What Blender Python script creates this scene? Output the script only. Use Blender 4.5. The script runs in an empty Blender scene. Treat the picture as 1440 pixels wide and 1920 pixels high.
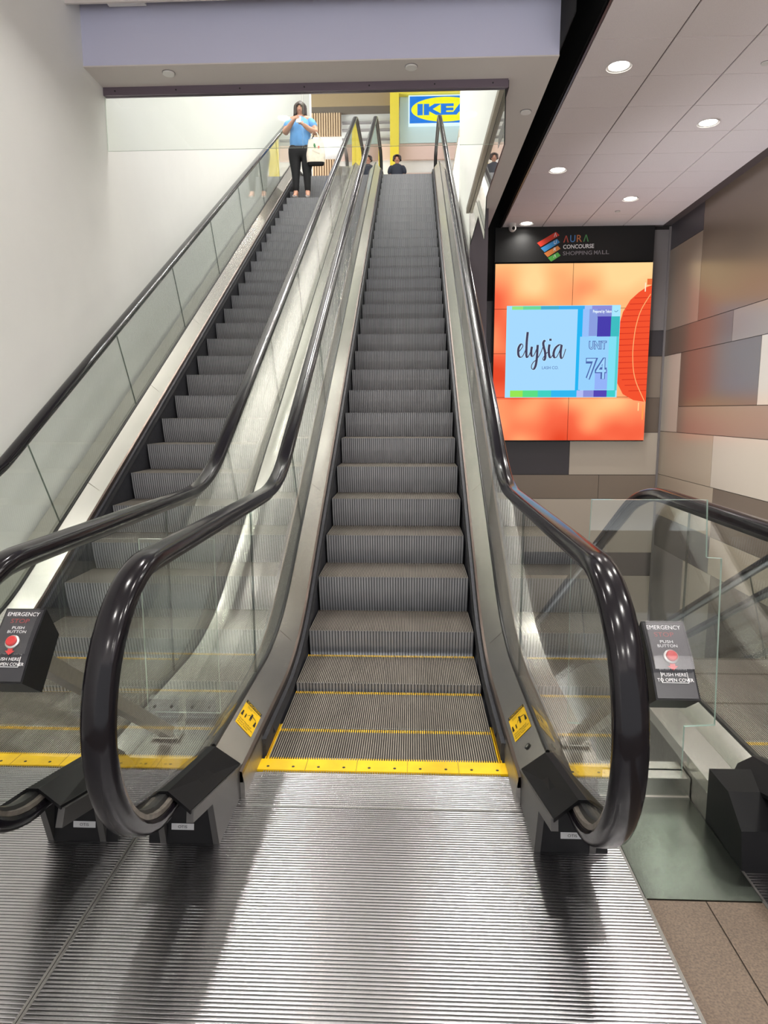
import bpy, math, random
from mathutils import Vector, Matrix
random.seed(7)
sc = bpy.context.scene
COL = sc.collection
PI = math.pi

# ------------------------------------------------------------------ camera
cam_d = bpy.data.cameras.new('camera')
cam = bpy.data.objects.new('camera', cam_d); COL.objects.link(cam)
sc.camera = cam
_r = Vector((0.9991350501, 0.0415163067, -0.0023554064))
_u = Vector((-0.0037630136, 0.1466814413, 0.9891766245))
_f = Vector((-0.0414124545, 0.9883121729, -0.1467107957))
M = Matrix((( _r.x, _u.x, -_f.x), (_r.y, _u.y, -_f.y), (_r.z, _u.z, -_f.z))).to_4x4()
M.translation = Vector((0.11485, 0.0, 1.3895))
cam.matrix_world = M
cam_d.sensor_fit = 'HORIZONTAL'; cam_d.sensor_width = 36.0
cam_d.lens = 36.0*1275.0/1440.0
cam_d.clip_start = 0.05; cam_d.clip_end = 200
# ------------------------------------------------------------------ world, exposure
w = bpy.data.worlds.new('world'); sc.world = w; w.use_nodes = True
bg = w.node_tree.nodes['Background']
bg.inputs[0].default_value = (0.97, 0.98, 1.0, 1)
# added fill light: world brightened below the horizon to lift the ceilings, dimmer above
_tc = w.node_tree.nodes.new('ShaderNodeTexCoord'); _sp = w.node_tree.nodes.new('ShaderNodeSeparateXYZ'); _mr = w.node_tree.nodes.new('ShaderNodeMapRange')
w.node_tree.links.new(_tc.outputs['Generated'], _sp.inputs[0]); w.node_tree.links.new(_sp.outputs['Z'], _mr.inputs[0])
_mr.inputs[1].default_value = -0.50; _mr.inputs[2].default_value = -0.14; _mr.inputs[3].default_value = 7.5; _mr.inputs[4].default_value = 1.0
w.node_tree.links.new(_mr.outputs[0], bg.inputs[1])
sc.view_settings.view_transform = 'Standard'
sc.view_settings.look = 'None'
sc.view_settings.gamma = 1.0
sc.view_settings.use_curve_mapping = False
sc.view_settings.exposure = 0.22
try:
    sc.cycles.transparent_max_bounces = 40
    sc.cycles.max_bounces = 10
except Exception:
    pass
P_TILE, P_LEFT, P_SHAFT, P_UP = 18.0, 12.5, 34.0, 19.0     # lamp watts
WARM = (1.0, 0.965, 0.91)

# ------------------------------------------------------------------ colours and materials
def s2l(c):
    c = c/255.0
    return c/12.92 if c <= 0.04045 else ((c+0.055)/1.055)**2.4
def RGB(r, g, b): return (s2l(r), s2l(g), s2l(b), 1.0)
def mat(name, col, rough=0.5, metal=0.0, spec=0.5, noise=0.0, nscale=30, stretch=None, bump=0.0, coat=0.0, rnoise=0.0):
    m = bpy.data.materials.new(name); m.use_nodes = True
    nt = m.node_tree; b = nt.nodes['Principled BSDF']
    b.inputs['Base Color'].default_value = col
    b.inputs['Roughness'].default_value = rough
    b.inputs['Metallic'].default_value = metal
    b.inputs['Specular IOR Level'].default_value = spec
    b.inputs['Coat Weight'].default_value = coat
    b.inputs['Coat Roughness'].default_value = 0.05
    if noise or bump or rnoise:
        tc = nt.nodes.new('ShaderNodeTexCoord'); mp = nt.nodes.new('ShaderNodeMapping')
        nt.links.new(tc.outputs['Object'], mp.inputs[0])
        if stretch: mp.inputs['Scale'].default_value = stretch
        n = nt.nodes.new('ShaderNodeTexNoise'); n.inputs['Scale'].default_value = nscale
        n.inputs['Detail'].default_value = 4
        nt.links.new(mp.outputs[0], n.inputs['Vector'])
        if noise:
            mx = nt.nodes.new('ShaderNodeMix'); mx.data_type = 'RGBA'
            a = [max(0, c*(1-noise)) for c in col[:3]]+[1]; c2 = [min(1, c*(1+noise)) for c in col[:3]]+[1]
            mx.inputs['A'].default_value = a; mx.inputs['B'].default_value = c2
            rp = nt.nodes.new('ShaderNodeMapRange'); rp.inputs[1].default_value = 0.3; rp.inputs[2].default_value = 0.7
            nt.links.new(n.outputs['Fac'], rp.inputs[0]); nt.links.new(rp.outputs[0], mx.inputs['Factor'])
            nt.links.new(mx.outputs['Result'], b.inputs['Base Color'])
        if rnoise:
            mr = nt.nodes.new('ShaderNodeMapRange'); mr.inputs[1].default_value = 0.3; mr.inputs[2].default_value = 0.7
            mr.inputs[3].default_value = max(0.02, rough-rnoise); mr.inputs[4].default_value = rough+rnoise
            nt.links.new(n.outputs['Fac'], mr.inputs[0]); nt.links.new(mr.outputs[0], b.inputs['Roughness'])
        if bump:
            bp = nt.nodes.new('ShaderNodeBump'); bp.inputs['Strength'].default_value = bump; bp.inputs['Distance'].default_value = 0.002
            nt.links.new(n.outputs['Fac'], bp.inputs['Height']); nt.links.new(bp.outputs[0], b.inputs['Normal'])
    return m
def emit(name, col, s=1.0):
    m = bpy.data.materials.new(name); m.use_nodes = True
    nt = m.node_tree; nt.nodes.clear()
    o = nt.nodes.new('ShaderNodeOutputMaterial'); e = nt.nodes.new('ShaderNodeEmission')
    e.inputs[0].default_value = col; e.inputs[1].default_value = s*0.86
    nt.links.new(e.outputs[0], o.inputs[0])
    return m
def glass(name, tint=(0.93, 0.965, 0.95), boost=1.0, rough=0.0):
    # thin pane: see-through with a Schlick mirror reflection on both faces
    m = bpy.data.materials.new(name); m.use_nodes = True
    nt = m.node_tree; nt.nodes.clear(); L = nt.links
    o = nt.nodes.new('ShaderNodeOutputMaterial'); mix = nt.nodes.new('ShaderNodeMixShader')
    t = nt.nodes.new('ShaderNodeBsdfTransparent'); g = nt.nodes.new('ShaderNodeBsdfGlossy')
    t.inputs[0].default_value = (*tint, 1); g.inputs['Roughness'].default_value = rough
    g.inputs[0].default_value = (1, 1, 1, 1)
    geo = nt.nodes.new('ShaderNodeNewGeometry'); d = nt.nodes.new('ShaderNodeVectorMath'); d.operation = 'DOT_PRODUCT'
    L.new(geo.outputs['Normal'], d.inputs[0]); L.new(geo.outputs['Incoming'], d.inputs[1])
    def mth(op, a, b=None):
        n = nt.nodes.new('ShaderNodeMath'); n.operation = op
        for i, v in enumerate((a, b)):
            if v is None: continue
            if isinstance(v, (int, float)): n.inputs[i].default_value = v
            else: L.new(v, n.inputs[i])
        return n.outputs[0]
    c = mth('ABSOLUTE', d.outputs['Value'])
    p = mth('POWER', mth('SUBTRACT', 1.0, c), 5.0)
    f = mth('ADD', mth('MULTIPLY', p, 0.95), 0.045)
    f = mth('MINIMUM', mth('MULTIPLY', f, boost), 1.0)
    L.new(f, mix.inputs[0]); L.new(t.outputs[0], mix.inputs[1]); L.new(g.outputs[0], mix.inputs[2])
    L.new(mix.outputs[0], o.inputs[0])
    return m

MT = {}
MT['steel'] = mat('brushed_steel', (0.66, 0.64, 0.595, 1), 0.27, 1.0, noise=0.02, nscale=12)
MT['steel_dull'] = mat('dull_steel', (0.40, 0.385, 0.36, 1), 0.42, 1.0, noise=0.06, nscale=60)
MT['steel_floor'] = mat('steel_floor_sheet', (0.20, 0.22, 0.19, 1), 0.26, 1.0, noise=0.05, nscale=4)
MT['bronze'] = mat('bronze_edge', (0.13, 0.10, 0.085, 1), 0.3, 0.9)
MT['skirt'] = mat('dark_skirt', (0.028, 0.029, 0.036, 1), 0.5, 0.2, noise=0.3, nscale=60)
MT['brush'] = mat('black_brush', (0.012, 0.012, 0.014, 1), 0.85, bump=1.0, nscale=300)
MT['rubber'] = mat('black_handrail_rubber', (0.007, 0.006, 0.008, 1), 0.15, 0.0, 0.28)
MT['guide'] = mat('handrail_guide', (0.05, 0.05, 0.05, 1), 0.35, 0.6)
MT['wornrail'] = mat('worn_rail_inside', (0.16, 0.14, 0.12, 1), 0.5, 0.2, noise=0.3, nscale=40)
MT['gasket'] = mat('black_gasket', (0.012, 0.012, 0.012, 1), 0.3)
MT['cap'] = mat('black_plastic_cap', (0.007, 0.007, 0.008, 1), 0.4, 0.0, 0.18)
MT['capside'] = mat('grey_cap_side', (0.075, 0.072, 0.070, 1), 0.42, 0.3)
MT['plate'] = mat('ridged_aluminium', (0.52, 0.515, 0.525, 1), 0.25, 1.0, noise=0.04, nscale=40)
MT['groove'] = mat('dark_groove', (0.05, 0.045, 0.045, 1), 0.7, 0.3)  # plain dark tone for plate grooves and comb joints
MT['frame'] = mat('plate_frame', (0.33, 0.32, 0.30, 1), 0.4, 0.9)
MT['tread'] = mat('step_tread', (0.30, 0.265, 0.225, 1), 0.45, 0.5, noise=0.12, nscale=14, stretch=(1, 0.25, 1))
MT['treadgroove'] = mat('step_groove', (0.035, 0.033, 0.032, 1), 0.7, 0.2)
MT['riser'] = mat('step_riser', (0.36, 0.365, 0.385, 1), 0.48, 0.25, noise=0.10, nscale=14, stretch=(1, 1, 0.25))
MT['risergroove'] = mat('riser_groove', (0.09, 0.094, 0.105, 1), 0.7, 0.2)
MT['nose'] = mat('step_nose', (0.42, 0.40, 0.36, 1), 0.4, 0.8)
MT['yellow'] = mat('safety_yellow', RGB(240, 195, 20), 0.38, noise=0.12, nscale=9)
MT['yellow_worn'] = mat('worn_yellow', RGB(222, 176, 40), 0.55, noise=0.4, nscale=45)
MT['black'] = mat('black', (0.006, 0.006, 0.006, 1), 0.5)
MT['white'] = mat('white_paint', RGB(232, 231, 226), 0.75, noise=0.015, nscale=3)
MT['wall_white'] = mat('satin_white_wall', RGB(243, 243, 240), 0.62, noise=0.01, nscale=4)
MT['beam'] = mat('lavender_white_paint', RGB(198, 198, 220), 0.75)
MT['soffit'] = mat('soffit_paint', RGB(208, 200, 196), 0.8)
MT['tile'] = mat('ceiling_tile', RGB(240, 231, 232), 0.9, noise=0.05, nscale=160, bump=0.15)
MT['tgrid'] = mat('ceiling_grid', RGB(90, 80, 80), 0.7)
MT['void'] = mat('black_void', (0.004, 0.004, 0.004, 1), 0.9)
MT['trim'] = mat('purple_grey_channel', RGB(112, 100, 110), 0.45, 0.5)
MT['trimb'] = mat('bronze_channel', RGB(132, 120, 104), 0.4, 0.5)
MT['glass'] = glass('clear_glass', (0.965, 0.985, 0.972), 1.15)
MT['glass_edge'] = mat('glass_edge', (0.42, 0.56, 0.50, 1), 0.15, 0.0, 0.6)
MT['glass_joint'] = glass('glass_joint', (0.42, 0.47, 0.44), 1.0)
MT['glass_white_edge'] = mat('pale_glass_edge', RGB(205, 220, 205), 0.15)
MT['acrylic'] = glass('acrylic', (0.72, 0.73, 0.76), 3.5, 0.15)
MT['coverglass'] = glass('scuffed_cover', (0.80, 0.80, 0.82), 2.4, 0.2)
MT['covergloss'] = glass('clean_cover', (0.93, 0.93, 0.94), 1.0, 0.03)
MT['p_dark'] = mat('panel_charcoal', RGB(74, 70, 74), 0.34, 0, 0.5)
MT['p_darkb'] = mat('panel_dark_brown', RGB(112, 98, 86), 0.24, 0.0, 0.9, coat=0.0)
MT['p_mid'] = mat('panel_taupe', RGB(142, 128, 114), 0.24, 0.0, 0.9)
MT['p_grey'] = mat('panel_grey', RGB(134, 128, 128), 0.36, 0.0, 0.5)
MT['p_lt'] = mat('panel_beige', RGB(198, 186, 170), 0.24, 0.0, 0.9, coat=0.0)
MT['p_tan'] = mat('panel_tan', RGB(176, 160, 140), 0.24, 0.0, 0.9, coat=0.0)
MT['joint'] = mat('panel_joint', RGB(40, 36, 34), 0.8)
MT['column'] = mat('column_grey', RGB(84, 76, 82), 0.6)
MT['stone'] = mat('speckled_brown_tile', RGB(104, 88, 74), 0.45, noise=0.35, nscale=170)
MT['grout'] = mat('grout', RGB(52, 44, 38), 0.9)
MT['red'] = mat('red_button', RGB(205, 25, 25), 0.3)
MT['redtext'] = mat('red_text', RGB(150, 45, 45), 0.5)
MT['whitetext'] = mat('white_text', RGB(235, 235, 235), 0.5)
MT['screwm'] = mat('screw', (0.6, 0.58, 0.55, 1), 0.3, 1.0)
MT['lampglow'] = emit('lamp_glow', (1.0, 0.95, 0.88, 1), 9.0)
MT['lampring'] = mat('lamp_ring', RGB(225, 222, 218), 0.4)
MT['label'] = mat('label_silver', RGB(188, 188, 190), 0.4)

# ------------------------------------------------------------------ mesh helpers
class MB:
    def __init__(s): s.v = []; s.f = []; s.m = []; s.sm = []
    def poly(s, pts, m=0, smooth=False):
        i = len(s.v); s.v += [tuple(p) for p in pts]; s.f.append(tuple(range(i, i+len(pts)))); s.m.append(m); s.sm.append(smooth)
    def box(s, x0, x1, y0, y1, z0, z1, m=0):
        i = len(s.v)
        s.v += [(x, y, z) for z in (z0, z1) for y in (y0, y1) for x in (x0, x1)]
        for q in ((0,2,3,1), (4,5,7,6), (0,1,5,4), (2,6,7,3), (0,4,6,2), (1,3,7,5)):
            s.f.append(tuple(i+k for k in q)); s.m.append(m); s.sm.append(False)
    def prism(s, ring, axis, a, b, m=0, mside=None, smooth=False):
        # ring: 2-D outline; axis 'X': ring=(y,z); 'Y': ring=(x,z); 'Z': ring=(x,y)
        def P(p, t): return {'X': (t, p[0], p[1]), 'Y': (p[0], t, p[1]), 'Z': (p[0], p[1], t)}[axis]
        i = len(s.v); n = len(ring)
        s.v += [P(p, a) for p in ring]+[P(p, b) for p in ring]
        s.f.append(tuple(range(i+n-1, i-1, -1))); s.f.append(tuple(range(i+n, i+2*n))); s.m += [m, m]; s.sm += [False, False]
        ms = m if mside is None else mside
        for k in range(n):
            k2 = (k+1) % n; s.f.append((i+k, i+k2, i+n+k2, i+n+k)); s.m.append(ms); s.sm.append(smooth)
    def loft(s, rings, m=0, closed=True, caps=True, smooth=True):
        i = len(s.v); n = len(rings[0])
        for r in rings: s.v += [tuple(p) for p in r]
        for a in range(len(rings)-1):
            for k in range(n if closed else n-1):
                k2 = (k+1) % n
                s.f.append((i+a*n+k, i+a*n+k2, i+(a+1)*n+k2, i+(a+1)*n+k)); s.m.append(m if isinstance(m, int) else m[k]); s.sm.append(smooth)
        if caps and closed:
            s.f.append(tuple(range(i+n-1, i-1, -1))); s.m.append(m if isinstance(m, int) else m[0]); s.sm.append(False)
            e = i+(len(rings)-1)*n; s.f.append(tuple(range(e, e+n))); s.m.append(m if isinstance(m, int) else m[0]); s.sm.append(False)
    def cyl(s, c, r, axis, a, b, m=0, n=20, r2=None):
        r2 = r if r2 is None else r2; rings = []
        for t, rr in ((a, r), (b, r2)):
            ring = []
            for k in range(n):
                x, y = rr*math.cos(2*PI*k/n), rr*math.sin(2*PI*k/n)
                ring.append({'Z': (c[0]+x, c[1]+y, t), 'Y': (c[0]+x, t, c[1]+y), 'X': (t, c[0]+x, c[1]+y)}[axis])
            rings.append(ring)
        s.loft(rings, m)
    def tube(s, pts, r, m=0, n=8):
        pts = [Vector(p) for p in pts]; rings = []
        ax = [Vector((1, 0, 0)), Vector((0, 1, 0)), Vector((0, 0, 1))]
        sg = [(pts[k+1]-pts[k]).normalized() for k in range(len(pts)-1)]
        a = min(ax, key=lambda q: max(abs(d_.dot(q)) for d_ in sg))
        for i, p in enumerate(pts):
            d = (pts[min(i+1, len(pts)-1)]-pts[max(i-1, 0)]).normalized()
            u = d.cross(a).normalized(); v = d.cross(u).normalized()
            rr = r if isinstance(r, (int, float)) else r[i]
            rings.append([p+u*rr*math.cos(2*PI*k/n)+v*rr*math.sin(2*PI*k/n) for k in range(n)])
        s.loft(rings, m)
    def mesh(s, name, mats, sharp=True):
        me = bpy.data.meshes.new(name); me.from_pydata(s.v, [], s.f)
        for m in mats: me.materials.append(MT[m] if isinstance(m, str) else m)
        me.polygons.foreach_set('material_index', s.m); me.polygons.foreach_set('use_smooth', s.sm)
        me.update()
        if sharp and any(s.sm):
            try: me.set_sharp_from_angle(angle=math.radians(38))
            except Exception: pass
        return me
    def obj(s, name, mats, parent=None, origin=None):
        if not isinstance(mats, (list, tuple)): mats = [mats]
        if origin is not None:
            s.v = [(v[0]-origin[0], v[1]-origin[1], v[2]-origin[2]) for v in s.v]
        me = s.mesh(name, mats)
        return link(name, me, parent, origin)
def link(name, me, parent=None, origin=None):
    o = bpy.data.objects.new(name, me); COL.objects.link(o)
    if parent: o.parent = parent
    if origin is not None and parent is None: o.location = origin
    return o
def thing(name, label, cat, loc=(0, 0, 0), group=None):
    o = bpy.data.objects.new(name, None); COL.objects.link(o); o.location = loc
    o.empty_display_size = 0.1
    tag(o, label, cat, group); return o
def tag(o, label, cat, group=None):
    o['label'] = label; o['category'] = cat
    if group: o['group'] = group
    return o
def struct(o): o['kind'] = 'structure'; return o

def text_mesh(name, s, O, U, V, wd, ht, m, parent=None, origin=(0, 0, 0), align='fit', bold=0.0, shear=0.0, ex=0.001):
    """letters as a mesh, fitted in the frame O + U*wd + V*ht (world coordinates)"""
    cu = bpy.data.curves.new(name, 'FONT'); cu.body = s; cu.size = 1.0; cu.offset = bold; cu.shear = shear
    cu.resolution_u = 3; cu.space_line = 0.9
    t = bpy.data.objects.new(name+'_tmp', cu); COL.objects.link(t)
    dg = bpy.context.evaluated_depsgraph_get(); dg.update()
    me = bpy.data.meshes.new_from_object(t.evaluated_get(dg))
    bpy.data.objects.remove(t)
    xs = [v.co.x for v in me.vertices]; ys = [v.co.y for v in me.vertices]
    x0, x1, y0, y1 = min(xs), max(xs), min(ys), max(ys)
    U = Vector(U); V = Vector(V); O = Vector(O)-Vector(origin)
    for v in me.vertices:
        v.co = O+U*((v.co.x-x0)/(x1-x0)*wd)+V*((v.co.y-y0)/(y1-y0)*ht)
    me.materials.clear(); me.materials.append(MT[m] if isinstance(m, str) else m)
    me.name = name
    return link(name, me, parent)

# ------------------------------------------------------------------ escalator geometry
TAN = math.tan(math.radians(30)); C30 = math.cos(math.radians(30))
YA = 3.523              # where the slope of the nose line meets the landing level
H_UP, H_DN = 5.93, -5.93
def fillet(pts, R, n=14):
    out = [Vector(pts[0])]
    for i in range(1, len(pts)-1):
        p0, p1, p2 = Vector(pts[i-1]), Vector(pts[i]), Vector(pts[i+1])
        a = (p0-p1).normalized(); b = (p2-p1).normalized()
        ang = a.angle(b); r = R[i-1] if isinstance(R, (list, tuple)) else R
        t = r/math.tan(ang/2); s = p1+a*t; e = p1+b*t
        c = p1+(a+b).normalized()*(r/math.sin(ang/2))
        v0 = s-c; v1 = e-c; tot = v0.angle(v1); cr = v0.x*v1.y-v0.y*v1.x; sg = 1 if cr > 0 else -1
        for k in range(n+1):
            th = sg*tot*k/n; out.append(c+Vector((v0.x*math.cos(th)-v0.y*math.sin(th), v0.x*math.sin(th)+v0.y*math.cos(th))))
    out.append(Vector(pts[-1])); return out
class Path:
    def __init__(s, pts):
        s.p = pts; s.s = [0]
        for i in range(1, len(pts)): s.s.append(s.s[-1]+(pts[i]-pts[i-1]).length)
        s.n = []
        for i in range(len(pts)):
            d = (pts[min(i+1, len(pts)-1)]-pts[max(i-1, 0)]).normalized(); s.n.append(Vector((-d.y, d.x)))
    def at(s, t):
        t = max(0, min(t, s.s[-1]-1e-6))
        for i in range(1, len(s.s)):
            if s.s[i] >= t:
                f = (t-s.s[i-1])/(s.s[i]-s.s[i-1]); return s.p[i-1].lerp(s.p[i], f), s.n[i-1].lerp(s.n[i], f).normalized()
    def s_of_y(s, y):
        for i in range(1, len(s.p)):
            if s.p[i].x >= y:
                f = (y-s.p[i-1].x)/(s.p[i].x-s.p[i-1].x); return s.s[i-1]+f*(s.s[i]-s.s[i-1])
        return s.s[-1]
    def between(s, a, b):
        out = [s.at(a)]
        for i in range(len(s.s)):
            if a < s.s[i] < b: out.append((s.p[i], s.n[i]))
        out.append(s.at(b)); return out
def base_path(H, y0, yend):
    yt = YA+abs(H)/TAN
    return Path(fillet([(y0, 0), (YA, 0), (yt, H), (yend, H)], 1.7))

# step with ribbed tread and curved ribbed riser; origin = middle of the nose
def step_mesh():
    b = MB(); W = 0.926; n = 98; dx = W/n; d = 0.008
    prof = []
    for k in range(n):
        x = -W/2+k*dx; prof += [(x, 0, 0), (x+dx*0.52, 0, 1), (x+dx*0.52, d, 1), (x+dx, d, 0)]
    rows = [(0.0, 0.0), (0.008, -0.05), (0.018, -0.10), (0.032, -0.15), (0.050, -0.205), (0.062, -0.235)]
    # tread rows: nose tip, bulk, yellow back strip
    ty = [0.0, 0.012, 0.375, 0.402]
    def ring(y, z, nx, nz): return [(p[0], y+nx*p[1], z+nz*p[1]) for p in prof]
    tr = [ring(y, 0, 0, -1) for y in ty]
    mats = [(4, 3), (0, 1), (5, 1)]
    for a in range(3):
        i = len(b.v); N = len(prof)
        b.v += tr[a]+tr[a+1]
        for k in range(N-1):
            b.f.append((i+k, i+k+1, i+N+k+1, i+N+k)); b.m.append(mats[a][0] if prof[k][2] == 0 and prof[k][1] == 0 else mats[a][1]); b.sm.append(False)
    nr = 56; dr = W/nr; prof = []
    for k in range(nr):
        x = -W/2+k*dr; prof += [(x, 0, 0), (x+dr*0.70, 0, 1), (x+dr*0.78, d*0.45, 1), (x+dr*0.92, d*0.45, 1)]
    rr = [ring(y, z, 1, -0.1) for y, z in rows]
    for a in range(len(rows)-1):
        i = len(b.v); N = len(prof); b.v += rr[a]+rr[a+1]
        for k in range(N-1):
            b.f.append((i+N+k, i+N+k+1, i+k+1, i+k)); b.m.append((4 if a < 0 else 2) if prof[k][2] == 0 and prof[k][1] == 0 else 3); b.sm.append(False)
    # body under the tread
    b.prism([(0.07, -0.235), (0.016, -0.09), (0.012, -0.012), (0.40, -0.012), (0.40, -0.06)], 'X', -W/2+0.002, W/2-0.002, 3)
    me = b.mesh('step', ['tread', 'treadgroove', 'riser', 'risergroove', 'nose', 'yellow_worn'])
    m2 = me.copy(); m2.materials[5] = MT['dim_strip']; return me, m2
MT['dim_strip'] = mat('dim_step_back', (0.10, 0.075, 0.05, 1), 0.6)  # yellow back strip dimmed to brown: darkness on upper steps put into the colour
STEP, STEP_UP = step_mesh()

def landing_mesh(y0, y1, half=0.782, pitch=0.0124):
    b = MB(); rows = []; mm = []
    y = y0
    seams = [2.215, 1.13]
    while y < y1-pitch:
        sm = any(abs(y-s) < pitch*0.6 for s in seams)
        if sm:
            rows += [(y, 0.0012), (y+pitch*0.99, 0.0012)]; mm += [0, 1]
        else:
            rows += [(y, -0.0030), (y+0.0012, -0.0030), (y+0.0015, 0.0002), (y+0.0032, 0.0009), (y+0.0052, 0.0013), (y+0.0070, 0.0014), (y+0.0088, 0.0013), (y+0.0106, 0.0009), (y+0.0122, 0.0002)]
            mm += [1, 0, 0, 0, 0, 0, 0, 0, 1]
        y += pitch
    i = len(b.v)
    b.v += [(x, r[0], r[1]) for r in rows for x in (-half, half)]
    for k in range(len(rows)-1):
        b.f.append((i+2*k, i+2*k+1, i+2*k+3, i+2*k+2)); b.m.append(mm[k]); b.sm.append(mm[k] == 0)
    b.box(-half, half, y0, y1, -0.05, -0.004, 1)
    for sx in (-1, 1):
        xa, xb = sorted((sx*half, sx*0.789))
        b.box(xa, xb, y0, y1, -0.05, 0.0022, 2)
    return b.mesh('landing_plate', ['plate', 'groove', 'frame'])
PLATE = landing_mesh(0.12, 2.46)

def sweep(b, prof, path, m=0, closed=True, smooth=True):
    rings = [[(x, q.x+nn.x*p, q.y+nn.y*p) for x, p in prof] for q, nn in path]
    b.loft(rings, m, closed, True, smooth)

def rail_path(H, yend, full=True):
    yh = 3.543; yt = yh+abs(H)/TAN; z = 0.995; R = 0.3665; cy, cz = 1.80, z-R
    pts = [Vector((2.10, 0.175)), Vector((1.95, 0.232))]
    for k in range(0, 25):
        a = -PI/2-PI*k/24; pts.append(Vector((cy+R*math.cos(a), cz+R*math.sin(a))))
    pts += fillet([(1.80, z), (yh, z), (yt, H+z), (yend, H+z)], 1.1)[1:-1]
    for k in range(0, 17):
        a = PI/2-PI*k/16; pts.append(Vector((yend+R*math.cos(a), H+cz+R*math.sin(a))))
    pts.append(Vector((yend-0.3, H+0.245)))
    return Path(pts)

def ray_hit(p, n, chain):
    best = None
    for i in range(len(chain)-1):
        a, c = chain[i], chain[i+1]; d = c-a
        den = n.x*(-d.y)+n.y*d.x
        if abs(den) < 1e-9: continue
        t = ((a.x-p.x)*(-d.y)+(a.y-p.y)*d.x)/den
        u = (n.x*(a.y-p.y)-n.y*(a.x-p.x))/den
        if 0 <= u <= 1 and t > 0.2 and (best is None or t < best): best = t
    return best

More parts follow.
